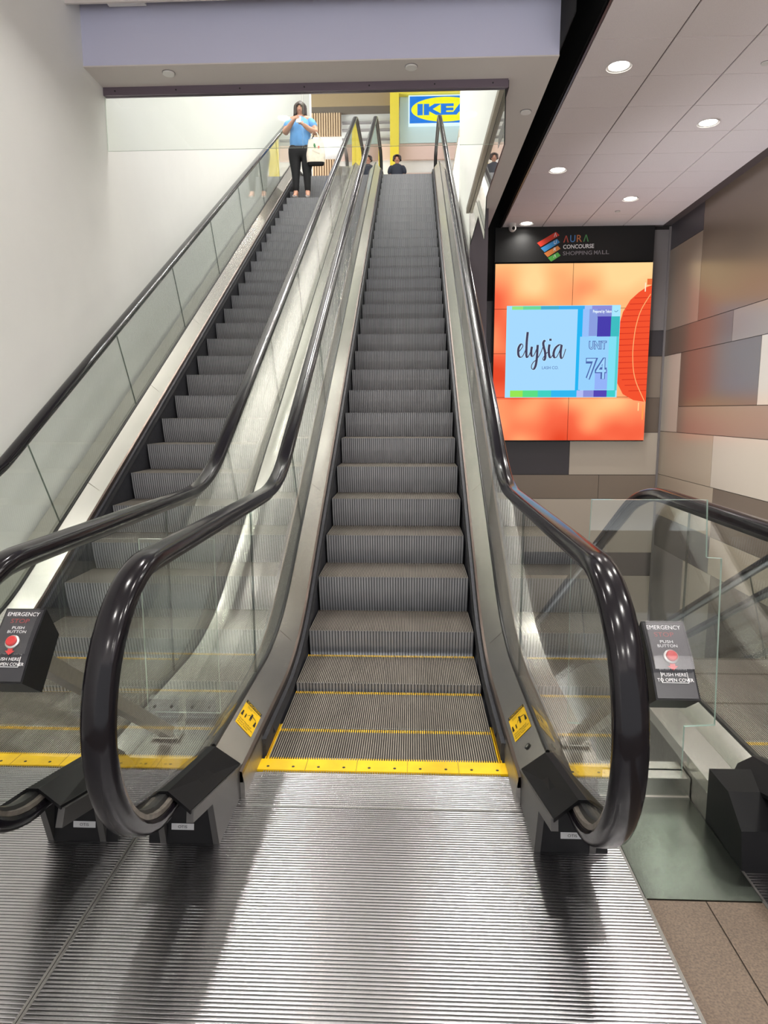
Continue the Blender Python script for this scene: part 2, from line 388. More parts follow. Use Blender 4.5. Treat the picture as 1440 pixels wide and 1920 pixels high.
def escalator(cx, label, H, phase, top_steps, stickers=True, third=False):
    E = thing('escalator', label, 'escalator', (cx, 0, 0), 'escalators side by side')
    yt = YA+abs(H)/TAN; yend = yt+2.3
    bp = base_path(H, 2.27, yend)
    if third: bp = base_path(H, 2.19, yend)
    flat = bp.between(0, bp.s[-1])
    link('landing_plate', PLATE, E)
    if H > 0:
        top = link('landing_plate', PLATE, E); top.location = (0, yt+0.9-0.12, H)
    # comb
    b = MB(); b.box(-0.502, 0.502, 2.462, 2.545, -0.03, 0.0045, 0)
    for k in range(10):
        x = -0.45+k*0.1; b.cyl((x, 2.487), 0.006, 'Z', 0.0045, 0.0055, 1, 8)
    for x in (-0.3, -0.1, 0.1, 0.3): b.box(x-0.0008, x+0.0008, 2.462, 2.545, 0.0045, 0.0049, 1)
    nT = 96
    for k in range(nT):
        x = -0.463+k*0.926/nT; b.box(x, x+0.004, 2.545, 2.560, -0.008, 0.0035, 0)
    b.obj('comb_plate', ['yellow', 'groove'], E)
    # yellow lines along the comb sides
    for s in (-1, 1):
        b = MB()
        for k in range(2):
            xa, xb = sorted((s*(0.463+k*0.010), s*(0.467+k*0.010))); b.box(xa, xb, 2.545, 2.86, -0.03, 0.002, 0)
        b.obj('demarcation_strip', 'yellow', E)
    # steps
    ps = []
    sh = -phase*0.352
    for y, z in [(2.417, 0.0), (2.823, 0.0), (3.235, 0.040), (3.68, 0.165), (4.09, 0.375)]:
        yy = y+sh*(0.3 if y < 3 else 0.8); zz = z+(sh*0.577*(0.2 if y < 3.5 else 0.8) if y > 3 else 0)
        ps.append((yy, zz if H > 0 else -zz*0.0))
    s0 = bp.s_of_y(4.497+sh)
    for k in range(top_steps):
        p, n = bp.at(s0+k*0.4064); ps.append((p.x, p.y))
        if abs(p.y-H) < 1e-3: break
    if H < 0:
        ps = [(2.365, 0.0), (2.77, 0.0), (3.176, -0.012)]
        s0 = bp.s_of_y(3.176)
        for k in range(1, top_steps):
            p, n = bp.at(s0+k*0.4064); ps.append((p.x, p.y))
    for y, z in ps:
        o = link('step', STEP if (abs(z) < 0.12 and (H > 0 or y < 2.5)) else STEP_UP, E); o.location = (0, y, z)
    for s in (-1, 1):
        def S(prof): return [(s*x, p) for x, p in (prof if s > 0 else prof[::-1])]
        b = MB(); sweep(b, S([(0.474, -0.35), (0.474, 0.075), (0.492, 0.075), (0.492, -0.35)]), bp.between(0.30, bp.s[-1])); b.obj('skirt_panel', 'skirt', E)
        b = MB(); sweep(b, S([(0.488, -0.05), (0.488, 0.06), (0.498, 0.10), (0.505, 0.10), (0.505, -0.05)]), bp.between(0.0, 0.32)); b.obj('skirt_end', 'steel_dull', E)
        sb = bp.between(0.45, bp.s[-1])
        b = MB(); sweep(b, S([(0.4655, 0.034), (0.475, 0.056), (0.475, 0.022)]), sb); b.obj('skirt_brush', 'brush', E)
        b = MB(); sweep(b, S([(0.492, 0.060), (0.496, 0.100), (0.508, 0.104), (0.512, 0.060)]), flat); b.obj('deck_edge_trim', 'bronze', E)
        b = MB(); sweep(b, S([(0.508, 0.06), (0.508, 0.104), (0.589, 0.196), (0.589, 0.12)]), flat); b.obj('inner_deck', 'steel', E)
        b = MB(); sweep(b, S([(0.588, 0.13), (0.588, 0.203), (0.592, 0.207), (0.605, 0.207), (0.609, 0.203), (0.609, 0.13)]), flat); b.obj('glass_gasket', 'gasket', E)
        b = MB(); sweep(b, S([(0.609, 0.12), (0.609, 0.196), (0.672, 0.152), (0.674, 0.149), (0.789, 0.146), (0.789, 0.10)]), flat); b.obj('outer_deck', 'steel', E)
        b = MB(); sweep(b, S([(0.776, 0.10), (0.776, 0.135), (0.7885, 0.135), (0.7885, -1.05), (0.776, -1.05)]), bp.between(0.0 if third else 0.1, bp.s[-1])); b.obj('side_cladding', 'steel_dull', E)
        # seams on the inner deck
        for k in range(8):
            b = MB(); q, nn = bp.at(bp.s_of_y(3.5)+k*1.45)
            r0 = Vector((q.x, q.y)); d = Vector((nn.y, -nn.x))*0.0012
            xa, xb = s*0.509, s*0.588
            P = lambda x, p, e: (x, q.x+nn.x*p+d.x*e, q.y+nn.y*p+d.y*e)
            b.poly([P(xa, 0.1046, -1), P(xa, 0.1046, 1), P(xb, 0.1966, 1), P(xb, 0.1966, -1)])
            b.obj('deck_seam', 'bronze', E)
        # handrail
        rp = rail_path(H, yend-0.5); X = s*0.60
        prof = []
        for lx, nz in [(-0.040, -0.008), (-0.0395, 0.008), (-0.033, 0.018), (-0.020, 0.0235), (0, 0.025), (0.020, 0.0235), (0.033, 0.018), (0.0395, 0.008), (0.040, -0.008), (0.034, -0.016), (0.024, -0.016), (0.022, -0.006), (0, -0.004), (-0.022, -0.006), (-0.024, -0.016), (-0.034, -0.016)]:
            prof.append((X+lx, nz))
        b = MB(); b.loft([[(x, q.x+nn.x*p, q.y+nn.y*p) for x, p in prof] for q, nn in zip(rp.p, rp.n)], 0); b.obj('handrail', 'rubber', E)
        b = MB(); b.loft([[(x, q.x+nn.x*p, q.y+nn.y*p) for x, p in [(X-0.020, -0.026), (X-0.020, -0.006), (X+0.020, -0.006), (X+0.020, -0.026), (X+0.011, -0.040), (X-0.011, -0.040)]] for q, nn in zip(rp.p[2:], rp.n[2:])], 0)
        b.obj('handrail_guide', 'guide', E)
        b = MB(); k0 = 14
        b.loft([[(x, q.x+nn.x*p, q.y+nn.y*p) for x, p in [(X-0.030, -0.030), (X-0.030, -0.017), (X+0.030, -0.017), (X+0.030, -0.030)]] for q, nn in list(zip(rp.p, rp.n))[2:k0]], 0)
        b.obj('handrail_return_bed', 'wornrail', E)
        # glass
        inner = [q+nn*(-0.036) for q, nn in zip(rp.p, rp.n)]
        chain = [c for c in inner if True]
        ytop = yend-0.5
        cuts = [bp.s_of_y(2.95)]
        stot = bp.s_of_y(ytop)
        while cuts[-1]+1.9 < stot: cuts.append(cuts[-1]+1.55)
        cuts.append(stot)
        topchain = Path([c for c in inner[14:-12]])
        xg = (X-0.005, X+0.005)
        # newel pane
        q, nn = bp.at(cuts[0]); hh = ray_hit(q, nn, topchain.p)
        ring = [q+nn*0.16]+[bp.at(0.02)[0]+Vector((0, 0.16))]
        ring += [c for c in inner[2:] if c.x < 1.98 and c.y < 0.99 and c.y > 0.24][:26]
        ring += [Vector((1.80, 0.959)), q+nn*hh]
        b = MB(); b.prism([(r.x, r.y) for r in ring], 'X', xg[0], xg[1], 0, 1); b.obj('glass_panel', ['glass', 'glass_joint'], E)
        for a in range(len(cuts)-1):
            lo = cuts[a]+0.002; hi = cuts[a+1]-0.002; m_ = 9
            low = []; hig = []
            for k in range(m_+1):
                q, nn = bp.at(lo+(hi-lo)*k/m_); hh = ray_hit(q, nn, topchain.p) or 0.82
                low.append(q+nn*0.16); hig.append(q+nn*hh)
            b = MB()
            b.prism([(r.x, r.y) for r in low+hig[::-1]], 'X', xg[0], xg[1], 0, 1)
            b.obj('glass_panel', ['glass', 'glass_joint'], E)
        # handrail inlet: side panel, roof, dark base
        def PX(x0, x1, ring, mats, name):
            b = MB(); a_, b_ = sorted((s*x0, s*x1)); b.prism(ring, 'X', a_, b_, 0); return b.obj(name, mats, E)
        if third:
            b = MB(); a_, b_ = sorted((s*0.51, s*0.789))
            b.prism([(2.19, 0), (2.19, 0.192), (2.05, 0.192), (1.95, 0.12), (1.93, 0.0)], 'X', a_, b_, 0); b.obj('newel_base', 'cap', E)
        PX(0.506, 0.526, [(2.31, 0.108), (1.772, 0.262), (1.765, 0.228), (1.95, 0.172), (2.0, 0.0), (2.52, 0.0), (2.52, 0.05)], 'capside', 'base_side_panel')
        if not third:
            PX(0.680, 0.700, [(2.31, 0.108), (1.772, 0.262), (1.748, 0.215), (1.97, 0.150), (2.0, 0.0), (2.30, 0.0)], 'capside', 'base_side_panel')
            nb = PX(0.526, 0.738, [(2.0, 0.0), (2.03, 0.165), (2.06, 0.150), (2.30, 0.075), (2.30, 0.0)], 'cap', 'newel_base')
            b = MB(); xa, xb = sorted((s*0.590, s*0.664))
            yl = 2.0072; b.poly([(xa, yl, 0.044), (xb, yl, 0.044), (xb, yl+0.0036, 0.064), (xa, yl+0.0036, 0.064)])
            lb = b.obj('maker_label', 'label', nb); lb['label'] = 'small silver maker label'
            text_mesh('label_text', 'OTIS', (xa+0.022, yl-0.0004, 0.050), (1, 0, 0), (0, 0.176, 0.984), 0.030, 0.009, 'black', nb)
        b = MB()
        L = [(s*0.512, 2.31, 0.112), (s*0.512, 1.762, 0.268)]; Rr = [(s*0.583, 2.25, 0.208), (s*0.583, 1.785, 0.312)]
        L2 = [(s*0.617, 2.25, 0.208), (s*0.617, 1.785, 0.312)]; R2 = [(s*0.690, 2.31, 0.120), (s*0.690, 1.765, 0.272)]
        ra = [L[0], Rr[0], L2[0], R2[0]]; rb = [L[1], Rr[1], L2[1], R2[1]]
        th = lambda r: r+[(x, y, z-0.012) for x, y, z in r[::-1]]
        b.loft([th(ra), th(rb)], 0, smooth=False)
        b.obj('handrail_inlet_cap', 'cap', E)
        if stickers:
            O = Vector((s*0.519, 2.50, 0.1165)); 
            if s > 0: U = Vector((0.081, 0, 0.092)).normalized()
            else: U = Vector((-0.081, 0, 0.092)).normalized()
            V = Vector((0, 1, 0)); n_ = Vector((-s*0.75, 0, 0.66))
            A = O+n_*0.0015 if s > 0 else O+U*0.090+n_*0.0015
            UU = U if s > 0 else -U
            W_, H_ = 0.090, 0.20
            g = lambda u, v, e=0: tuple(A+UU*(u*W_)+V*(v*H_)+n_*e)
            b = MB(); b.poly([g(0, 0), g(1, 0), g(1, 1), g(0, 1)]); st = b.obj('caution_sticker', 'yellow', E); st['label'] = 'yellow caution sticker'
            b = MB(); b.poly([g(0, .88, .0006), g(1, .88, .0006), g(1, 1, .0006), g(0, 1, .0006)]); b.obj('sticker_header', 'black', st)
            text_mesh('sticker_text', 'CAUTION', g(.08, .90, .0012), UU, V, W_*0.84, H_*0.08, 'yellow', st)
            text_mesh('sticker_text', 'Passengers\nOnly', g(.2, .74, .0008), UU, V, W_*0.6, H_*0.10, 'black', st)
            text_mesh('sticker_text', 'Hold Handrail\nAttend Children\nAvoid Sides', g(.06, .05, .0008), UU, V, W_*0.88, H_*0.22, 'black', st)
            b = MB()
            def fig(u, v, h):
                wv = h*0.45
                b.poly([g(u-wv*.35, v, .001), g(u-wv*.08, v, .001), g(u, v+h*.35, .001), g(u-wv*.4, v+h*.45, .001)])
                b.poly([g(u+wv*.08, v, .001), g(u+wv*.35, v, .001), g(u+wv*.4, v+h*.45, .001), g(u, v+h*.35, .001)])
                b.poly([g(u-wv*.5, v+h*.38, .001), g(u+wv*.5, v+h*.38, .001), g(u+wv*.3, v+h*.8, .001), g(u-wv*.3, v+h*.8, .001)])
                b.poly([g(u+h*.11*2*math.cos(t*PI/4), v+h*.9+h*.1*math.sin(t*PI/4), .001) for t in range(8)])
            fig(.30, .36, .17); fig(.58, .42, .28)
            b.poly([g(.34, .47, .001), g(.36, .49, .001), g(.50, .62, .001), g(.50, .59, .001)])
            b.poly([g(.62, .62, .001), g(.62, .65, .001), g(.88, .60, .001), g(.88, .58, .001)])
            for u in (.03, .82):
                b.poly([g(u, .36, .001), g(u+.13, .36, .001), g(u+.10, .56, .001), g(u+.04, .56, .001)])
            b.obj('sticker_figures', 'black', st)
        # key switch
        if s > 0:
            b = MB(); c = Vector((0.548, 2.40, 0.152)); n_ = Vector((-0.75, 0, 0.66)); U = Vector((0.66, 0, 0.75)); V = Vector((0, 1, 0))
            for r, m_, e in ((0.013, 0, 0.002), (0.007, 1, 0.003)):
                b.poly([tuple(c+U*r*math.cos(t*PI/8)+V*r*math.sin(t*PI/8)+n_*e) for t in range(16)], m_)
            b.obj('key_switch', ['black', 'screwm'], E)
    b = MB()
    sweep(b, [(-0.776, -1.05), (0.776, -1.05), (0.776, -1.0), (-0.776, -1.0)], bp.between(0.1, bp.s[-1])); b.obj('truss_underside', 'steel_dull', E)
    return E, ps

E_LEFT, PS_LEFT = escalator(-1.58, 'escalator rising beside the white wall on the left, a woman in blue riding it', H_UP, 0.22, 40)
E_MAIN, PS_MAIN = escalator(0.0, 'empty escalator rising in the middle of the photo towards the blue and yellow sign', H_UP, 0.0, 40)
E_D1, _ = escalator(1.91, 'escalator going down, with a black box at its foot beside the steel floor strip', H_DN, 0.0, 6, third=True)
E_D2, _ = escalator(3.49, 'far right escalator going down next to the panelled wall, only its rails in view', H_DN, 0.0, 6, stickers=False)

# ------------------------------------------------------------------ structure: floor
b = MB()
b.box(-2.40, 4.30, -3.2, 0.115, -0.06, 0.0, 0)
struct(b.obj('floor', 'stone'))
b = MB()                                               # brown tiles between the landings
b.box(0.790, 0.956, 0.115, 1.795, -0.05, 0.001, 0); b.box(0.960, 1.119, 0.115, 1.795, -0.05, 0.001, 0)
b.box(0.789, 1.121, 0.115, 1.80, -0.06, -0.002, 1); b.box(0.7885, 0.7915, 0.115, 1.80, -0.01, 0.003, 2); b.box(1.1175, 1.1205, 0.115, 1.80, -0.01, 0.003, 2)
struct(b.obj('floor', ['stone', 'grout', 'frame']))
b = MB(); b.box(-2.40, -2.372, 0.115, 2.6, -0.05, 0.002); struct(b.obj('floor', 'frame'))
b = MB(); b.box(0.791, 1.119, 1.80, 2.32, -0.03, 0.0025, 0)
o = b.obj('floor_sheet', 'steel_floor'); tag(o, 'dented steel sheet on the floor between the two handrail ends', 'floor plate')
b = MB(); b.box(0.792, 1.118, 2.32, 2.44, -0.35, 0.080, 0); b.box(0.792, 1.118, 2.314, 2.322, 0.0, 0.010, 0)
o = b.obj('kerb', 'steel'); tag(o, 'low stainless steel kerb under the stepped glass barrier', 'kerb')
b = MB(); b.box(-2.4, 4.3, 2.0, 11.9, -6.1, -5.95); struct(b.obj('floor', 'stone'))
b = MB(); b.box(-2.4, 0.85, 14.75, 22.0, 5.80, 5.925); b.box(0.85, 6, 11.9, 22, 5.80, 5.925); struct(b.obj('floor', 'p_lt'))

# ------------------------------------------------------------------ structure: walls
b = MB(); b.box(-2.75, -2.40, -3.2, 17.6, -0.3, 11.6); struct(b.obj('wall_left', 'wall_white'))
b = MB(); b.box(-2.40, 1.19, 5.52, 5.865, 3.993, 4.95); struct(b.obj('wall_bulkhead', 'beam'))
b = MB(); b.box(-2.40, 1.191, 5.519, 5.864, 3.985, 3.994); b.box(0.856, 1.191, 5.864, 11.78, 3.985, 3.994); struct(b.obj('ceiling', 'soffit'))
b = MB(); b.box(0.856, 1.19, 5.865, 11.80, 3.994, 11.6); struct(b.obj('wall_shaft', 'wall_white'))
b = MB(); b.box(0.852, 0.95, 9.36, 14.0, -1.0, 3.985); struct(b.obj('wall_shaft', 'wall_white'))
b = MB(); b.box(0.853, 1.09, 9.34, 9.42, -6, 3.985); b.box(0.95, 1.09, 9.42, 11.78, -6, 3.985); struct(b.obj('wall_column', 'column'))
# bronze channel round the opening
b = MB(); b.box(-2.398, 0.862, 5.846, 5.868, 3.925, 3.990, 0); b.box(-2.398, 0.862, 5.880, 5.902, 3.925, 3.990, 0)
for x in (-2.3, -1.8, -1.28, -0.76, -0.24, 0.28, 0.74): b.cyl((x, 3.955), 0.006, 'Y', 5.842, 5.847, 1, 8)
struct(b.obj('trim_1', ['trim', 'black']))
b = MB(); b.box(0.800, 0.838, 5.905, 9.34, 3.925, 3.990, 0); b.box(0.852, 0.870, 5.87, 9.34, 3.925, 3.990, 1); struct(b.obj('trim_2', ['trimb', 'black']))
# smoke baffle glass
def pane(name, ring, axis, a, bb, label, cat, group=None, mats=('glass', 'glass_white_edge')):
    c0 = ring[0]
    org = {'X': (a, c0[0], c0[1]), 'Y': (c0[0], a, c0[1])}[axis]
    b = MB(); b.prism(ring, axis, a, bb, 0, 1); o = b.obj(name, list(mats), None, org); return tag(o, label, cat, group)
pane('glass_baffle', [(-2.396, 3.51), (-0.786, 3.51), (-0.786, 3.985), (-2.396, 3.985)], 'Y', 5.869, 5.879, 'wide glass pane hung under the bulkhead, touching the left white wall', 'glass panel', 'glass panes hung under the bulkhead')
pane('glass_baffle', [(-0.776, 3.51), (0.838, 3.51), (0.838, 3.985), (-0.776, 3.985)], 'Y', 5.869, 5.879, 'wide glass pane hung under the bulkhead, in front of the lit sign', 'glass panel', 'glass panes hung under the bulkhead')
g = pane('glass_baffle', [(5.885, 3.51), (7.22, 3.51), (7.35, 3.13), (8.06, 3.55), (9.19, 3.50), (9.33, 3.985), (5.885, 3.985)], 'X', 0.841, 0.851, 'side glass pane with a pointed lower edge, hung right of the escalators', 'glass panel', 'glass panes hung under the bulkhead', ('glass', 'gasket'))
b = MB(); b.poly([(0.8395, 5.90, 3.60), (0.8395, 6.28, 3.62), (0.8395, 6.25, 3.72), (0.8395, 5.90, 3.70)]); tp = b.obj('tape_patch', 'p_dark', g, g.location)

# ceiling: left part above the viewer and black slot
b = MB(); b.box(-2.4, 1.44, -3.2, 5.28, 4.351, 4.42); b.box(-2.4, 1.19, 5.28, 5.30, 4.300, 4.42); struct(b.obj('ceiling', 'soffit'))  # out-of-view lip at the edge, added to shade the top of the bulkhead
b = MB(); b.box(-2.4, 1.50, 5.02, 5.53, 4.96, 5.0); b.box(-2.4, 1.19, 5.28, 5.30, 4.42, 5.0)
b.box(1.19, 1.52, -3.2, 11.8, 5.3, 5.35); b.box(1.42, 1.44, -3.2, 5.02, 4.42, 5.3); b.box(1.19, 1.195, 5.02, 11.78, 4.02, 5.3)
b.box(1.52, 1.535, -3.2, 11.78, 4.36, 5.3); b.box(1.19, 1.53, 11.76, 11.79, 3.2, 5.3); b.box(-2.4,1.19,5.40,5.52,4.92,4.96)
struct(b.obj('ceiling', 'void'))
# tiled ceiling
b = MB(); X0, Y0 = 1.56, 11.72; TP, TQ = 0.65, 0.63
b.box(1.535, 4.30, -3.2, 11.78, 4.362, 4.40, 1)
xs = [X0+TP*k for k in range(5)]; xs[-1] = 4.155
ys = [Y0-TQ*k for k in range(24)]
lamps_tile = [(1.895, 6.49), (1.905, 9.06), (1.92, 11.49), (3.175, 7.72), (3.175, 10.28), (1.895, 3.92), (3.175, 5.15), (3.175, 2.60), (1.895, 1.35), (3.175, 0.0), (1.895, -1.3)]
for i in range(len(xs)-1):
    for j in range(len(ys)-1):
        b.box(xs[i]+0.007, xs[i+1]-0.007, ys[j+1]+0.0035, ys[j]-0.0035, 4.351, 4.364, 0)
b.box(1.535, 1.550, -3.2, 11.78, 4.335, 4.40, 2); b.box(1.550, 1.560, -3.2, 11.78, 4.345, 4.40, 1)
b.box(1.535, 4.16, 11.725, 11.775, 4.346, 4.40, 1)
struct(b.obj('ceiling', ['tile', 'tgrid', 'bronze']))
b = MB(); b.box(4.16, 4.30, -3.2, 11.78, 4.40, 4.45); struct(b.obj('ceiling', 'void'))

# far wall with panels
def panels(name, plane, at, rects, back):
    b = MB(); keys = ['joint']
    for (a0, a1, z0, z1, k) in rects:
        if k not in keys: keys.append(k)
        e = 0.004
        if plane == 'Y': b.box(a0+e, a1-e, at, at+0.02, z0+e, z1-e, keys.index(k))
        else: b.box(at, at+0.02, a0+e, a1-e, z0+e, z1-e, keys.index(k))
    a0, a1, z0, z1 = back
    if plane == 'Y': b.box(a0, a1, at+0.01, at+0.2, z0, z1, 0)
    else: b.box(at+0.01, at+0.2, a0, a1, z0, z1, 0)
    return struct(b.obj(name, keys))
panels('wall_far', 'Y', 11.785, [
    (1.09, 1.46, 3.3, 4.35, 'p_grey'), (1.09, 1.46, 2.2, 3.3, 'p_dark'), (1.09, 1.46, 0.87, 2.2, 'p_mid'),
    (1.46, 4.03, 0.87, 4.35, 'p_dark'),
    (4.03, 4.3, 2.70, 4.30, 'p_grey'), (4.03, 4.3, 2.285, 2.70, 'p_dark'), (4.03, 4.3, 1.60, 2.285, 'p_mid'), (4.03, 4.3, 1.02, 1.60, 'p_darkb'),
    (1.09, 2.80, 0.30, 0.87, 'p_dark'), (2.80, 4.3, 0.30, 1.02, 'p_lt'),
    (1.09, 3.315, -0.115, 0.30, 'p_mid'), (3.315, 4.3, -0.115, 0.30, 'p_mid'),
    (1.09, 4.3, -1.06, -0.115, 'p_lt'), (1.09, 4.3, -1.47, -1.06, 'p_dark'),
    (1.09, 2.2, -3.0, -1.47, 'p_tan'), (2.2, 4.3, -3.0, -1.47, 'p_lt'), (1.09, 4.3, -6.0, -3.0, 'p_mid')], (-2.4, 4.5, -6, 4.4))
panels('wall_right', 'X', 4.30, [
    (10.49, 11.785, 3.97, 4.40, 'p_dark'), (10.49, 11.785, 2.69, 3.97, 'p_mid'), (-3.2, 10.49, 2.69, 4.40, 'p_darkb'),  # large upper panels painted darker, for the shade above the lamp cutoff
    (9.35, 11.785, 2.283, 2.69, 'p_darkb'), (5.5, 9.35, 2.283, 2.69, 'p_mid'), (-3.2, 5.5, 2.283, 2.69, 'p_lt'),
    (11.05, 11.785, 1.045, 2.283, 'p_lt'), (8.56, 11.05, 1.45, 2.283, 'p_darkb'), (4.5, 8.56, 1.45, 2.283, 'p_lt'), (-3.2, 4.5, 1.45, 2.283, 'p_darkb'),
    (-3.2, 11.05, 1.045, 1.45, 'p_mid'),
    (9.70, 11.785, 0.32, 1.045, 'p_tan'), (5.0, 9.70, 0.32, 1.045, 'p_lt'), (-3.2, 5.0, 0.32, 1.045, 'p_mid'),
    (9.60, 11.785, -0.37, 0.32, 'p_tan'), (4.0, 9.60, -0.37, 0.32, 'p_darkb'), (-3.2, 4.0, -0.37, 0.32, 'p_tan'),
    (9.60, 11.785, -0.90, -0.37, 'p_dark'), (4.0, 9.60, -0.90, -0.37, 'p_tan'),
    (10.48, 11.785, -2.4, -0.90, 'p_grey'), (9.5, 10.48, -2.4, -0.90, 'p_lt'), (4.0, 9.5, -2.4, -0.90, 'p_darkb'), (2.0, 11.785, -6, -2.4, 'p_mid')], (-3.2, 11.9, -6, 4.45))
b = MB(); b.box(4.27, 4.299, 11.755, 11.784, -6, 4.34); struct(b.obj('trim_3', 'p_grey'))

# upper storey: shopfront far beyond the landing
b = MB(); b.box(-6, 6, 21.2, 21.4, 5.9, 12.0); struct(b.obj('wall_back', 'white'))
b = MB(); b.box(-6, 6, 12.0, 21.4, 11.6, 11.7); b.box(-2.75, 1.2, 5.5, 12.0, 11.6, 11.7); struct(b.obj('ceiling', 'capside'))
b = MB(); b.box(-2.82, -0.556, 20.90, 21.05, 10.03, 10.60, 0); b.box(-2.82, -0.556, 20.92, 21.05, 9.865, 10.03, 1); b.box(-2.5, -0.556, 20.86, 20.90, 10.42, 10.49, 2)
MT['brown'] = mat('brown_header', RGB(136, 116, 84), 0.6); MT['dbrown'] = mat('dark_brown_header', RGB(84, 74, 62), 0.6)
MT['wood'] = mat('pale_wood_slat', RGB(186, 158, 124), 0.6); MT['woodgap'] = mat('slat_gap', RGB(120, 96, 72), 0.7)
MT['storey'] = mat('store_yellow', RGB(212, 192, 48), 0.5); MT['pinkish'] = mat('pinkish_beige', RGB(206, 180, 168), 0.6)
tag(b.obj('shop_header', ['brown', 'dbrown', 'white']), 'brown layered header board over the shopfront, left of the yellow portal', 'header board')
def slats(x0, x1, z0, z1, label, n):
    t = thing('slat_screen', label, 'slat screen', (x0, 20.9, z0))
    b = MB(); b.box(0, x1-x0, 0.04, 0.06, 0, z1-z0); b.obj('backing', 'woodgap', t)
    dx = (x1-x0)/n
    for k in range(n):
        b = MB(); b.box(k*dx, k*dx+dx*0.55, 0, 0.04, 0, z1-z0); b.obj('slat', 'wood', t)
slats(-2.82, -1.97, 9.24, 9.862, 'upper pale wooden slat screen under the brown header board', 12)
slats(-2.82, -1.95, 8.05, 8.62, 'lower pale wooden slat screen, behind the woman in blue', 12)
t = thing('yellow_portal', 'bright yellow portal frame around the shop entrance', 'portal', (-0.43, 20.7, 5.93))
b = MB(); b.box(-0.125, 0.125, 0, 0.25, 0, 4.75); b.obj('post', 'storey', t)
b = MB(); b.box(0.125, 2.9, 0, 0.25, 4.33, 4.75); b.obj('lintel', 'storey', t)
b = MB(); b.box(2.9, 3.15, 0, 0.25, 0, 4.75); b.obj('post', 'storey', t)
b = MB(); b.box(-2.0, -0.556, 21.0, 21.1, 8.62, 9.03); b.box(-0.3, 2.5, 21.0, 21.1, 8.60, 9.03); b.box(-0.3, 2.5, 21.05, 21.1, 5.93, 8.25)
tag(b.obj('shop_fascia', 'pinkish'), 'pinkish beige band across the shopfront below the lit sign', 'fascia')
b = MB(); b.box(-0.28, 2.4, 20.96, 20.98, 9.03, 10.27, 0)
MT['frost'] = mat('frosted_panel', RGB(186, 204, 204), 0.3)
tag(b.obj('frosted_panel', 'frost'), 'pale frosted panel behind the blue and yellow sign', 'panel')
MT['shelfm'] = mat('pale_shelf', RGB(214, 208, 204), 0.5)
t = thing('shop_shelf', 'pale shelving bays seen inside the shop above the landing', 'shelf', (-1.26, 21.0, 8.7))
for z in (0.5, 0.75, 0.95):
    b = MB(); b.box(-0.7, 0.7, 0.05, 0.2, z, z+0.025); b.obj('shelf_board', 'p_grey', t)
t = thing('shop_sign', 'lit blue sign with a yellow oval and blue block letters', 'sign', (1.0, 20.75, 9.44))
MT['s_blue'] = emit('sign_blue', RGB(10, 120, 225), 1.15); MT['s_yel'] = emit('sign_yellow', RGB(250, 245, 20), 1.15); MT['s_wh'] = emit('sign_white', RGB(225, 245, 255), 1.2)
b = MB(); b.box(-1.035, 1.035, 0, 0.15, 0, 0.775, 0); b.obj('sign_box', 's_wh', t)
b = MB(); b.box(-1.0, 1.0, -0.01, 0.0, 0.035, 0.74, 0); b.obj('sign_face', 's_blue', t)
b = MB(); b.prism([(0.955*math.cos(2*PI*k/48), 0.3875+0.325*math.sin(2*PI*k/48)) for k in range(48)], 'Y', -0.016, -0.008); b.obj('sign_oval', 's_yel', t)
text_mesh('sign_letters', 'IKEA', (1.0-0.78, 20.75-0.020, 9.44+0.2375), (1, 0, 0), (0, 0, 1), 1.56, 0.30, 's_blue', t, t.location, bold=0.055)

# ------------------------------------------------------------------ lamps
def ring_disc(b, x, y, z, r0, r1, m, n=28):
    i = len(b.v)
    for k in range(n):
        a = 2*PI*k/n; b.v += [(x+r0*math.cos(a), y+r0*math.sin(a), z), (x+r1*math.cos(a), y+r1*math.sin(a), z-0.006)]
    for k in range(n):
        k2 = (k+1) % n; b.f.append((i+2*k, i+2*k2, i+2*k2+1, i+2*k+1)); b.m.append(m); b.sm.append(False)
def area(name, parent, loc, size, watts, col=WARM, spread=2.35):
    d = bpy.data.lights.new(name, 'AREA'); d.shape = 'DISK'; d.size = size; d.energy = watts; d.color = col
    d.spread = spread
    o = bpy.data.objects.new(name, d); COL.objects.link(o); o.parent = parent; o.location = loc
    return o
def downlight(x, y, z, label, watts, r=0.085, group=None):
    t = thing('downlight', label, 'ceiling light', (x, y, z), group)
    b = MB(); ring_disc(b, 0, 0, 0, r, r*1.25, 0); ring_disc(b, 0, 0, -0.006, r*1.25, r*1.28, 0); b.obj('trim_ring', 'lampring', t)
    b = MB(); b.cyl((0, 0), r, 'Z', -0.004, 0.0, 0, 28); b.obj('lamp_lens', 'lampglow', t)
    area('lamp', t, (0, 0, -0.02), r*2, watts)
    return t
tl = ['round downlight nearest the viewer, beside the black ceiling slot', 'second round downlight back along the black ceiling slot', 'round downlight beside the small white camera, over the black header', 'round downlight in the right row of ceiling tiles, nearer one', 'round downlight in the right row of ceiling tiles, further one']
for k, (x, y) in enumerate(lamps_tile):
    downlight(x, y, 4.350, tl[k] if k < 5 else 'round downlight of the tiled ceiling, out of the picture overhead', P_TILE*(0.3 if k == 2 else 1), group='downlights in the tiled ceiling' if k < 5 else 'unseen downlights of the tiled ceiling')
for x in (-1.205, 0.69):
    for y in (4.35, 2.45, 0.55, -1.35):
        downlight(x, y, 4.349, 'round downlight of the plain ceiling, out of the picture overhead', P_LEFT, r=0.06, group='unseen downlights of the plain ceiling')
for y in (6.6, 8.2, 9.8, 11.4, 13.0):
    for x in (-1.45, 0.1):
        downlight(x, y, 11.59, 'round downlight high above the escalators, hidden by the bulkhead', P_SHAFT*1.6, r=0.12, group='unseen downlights above the escalators')
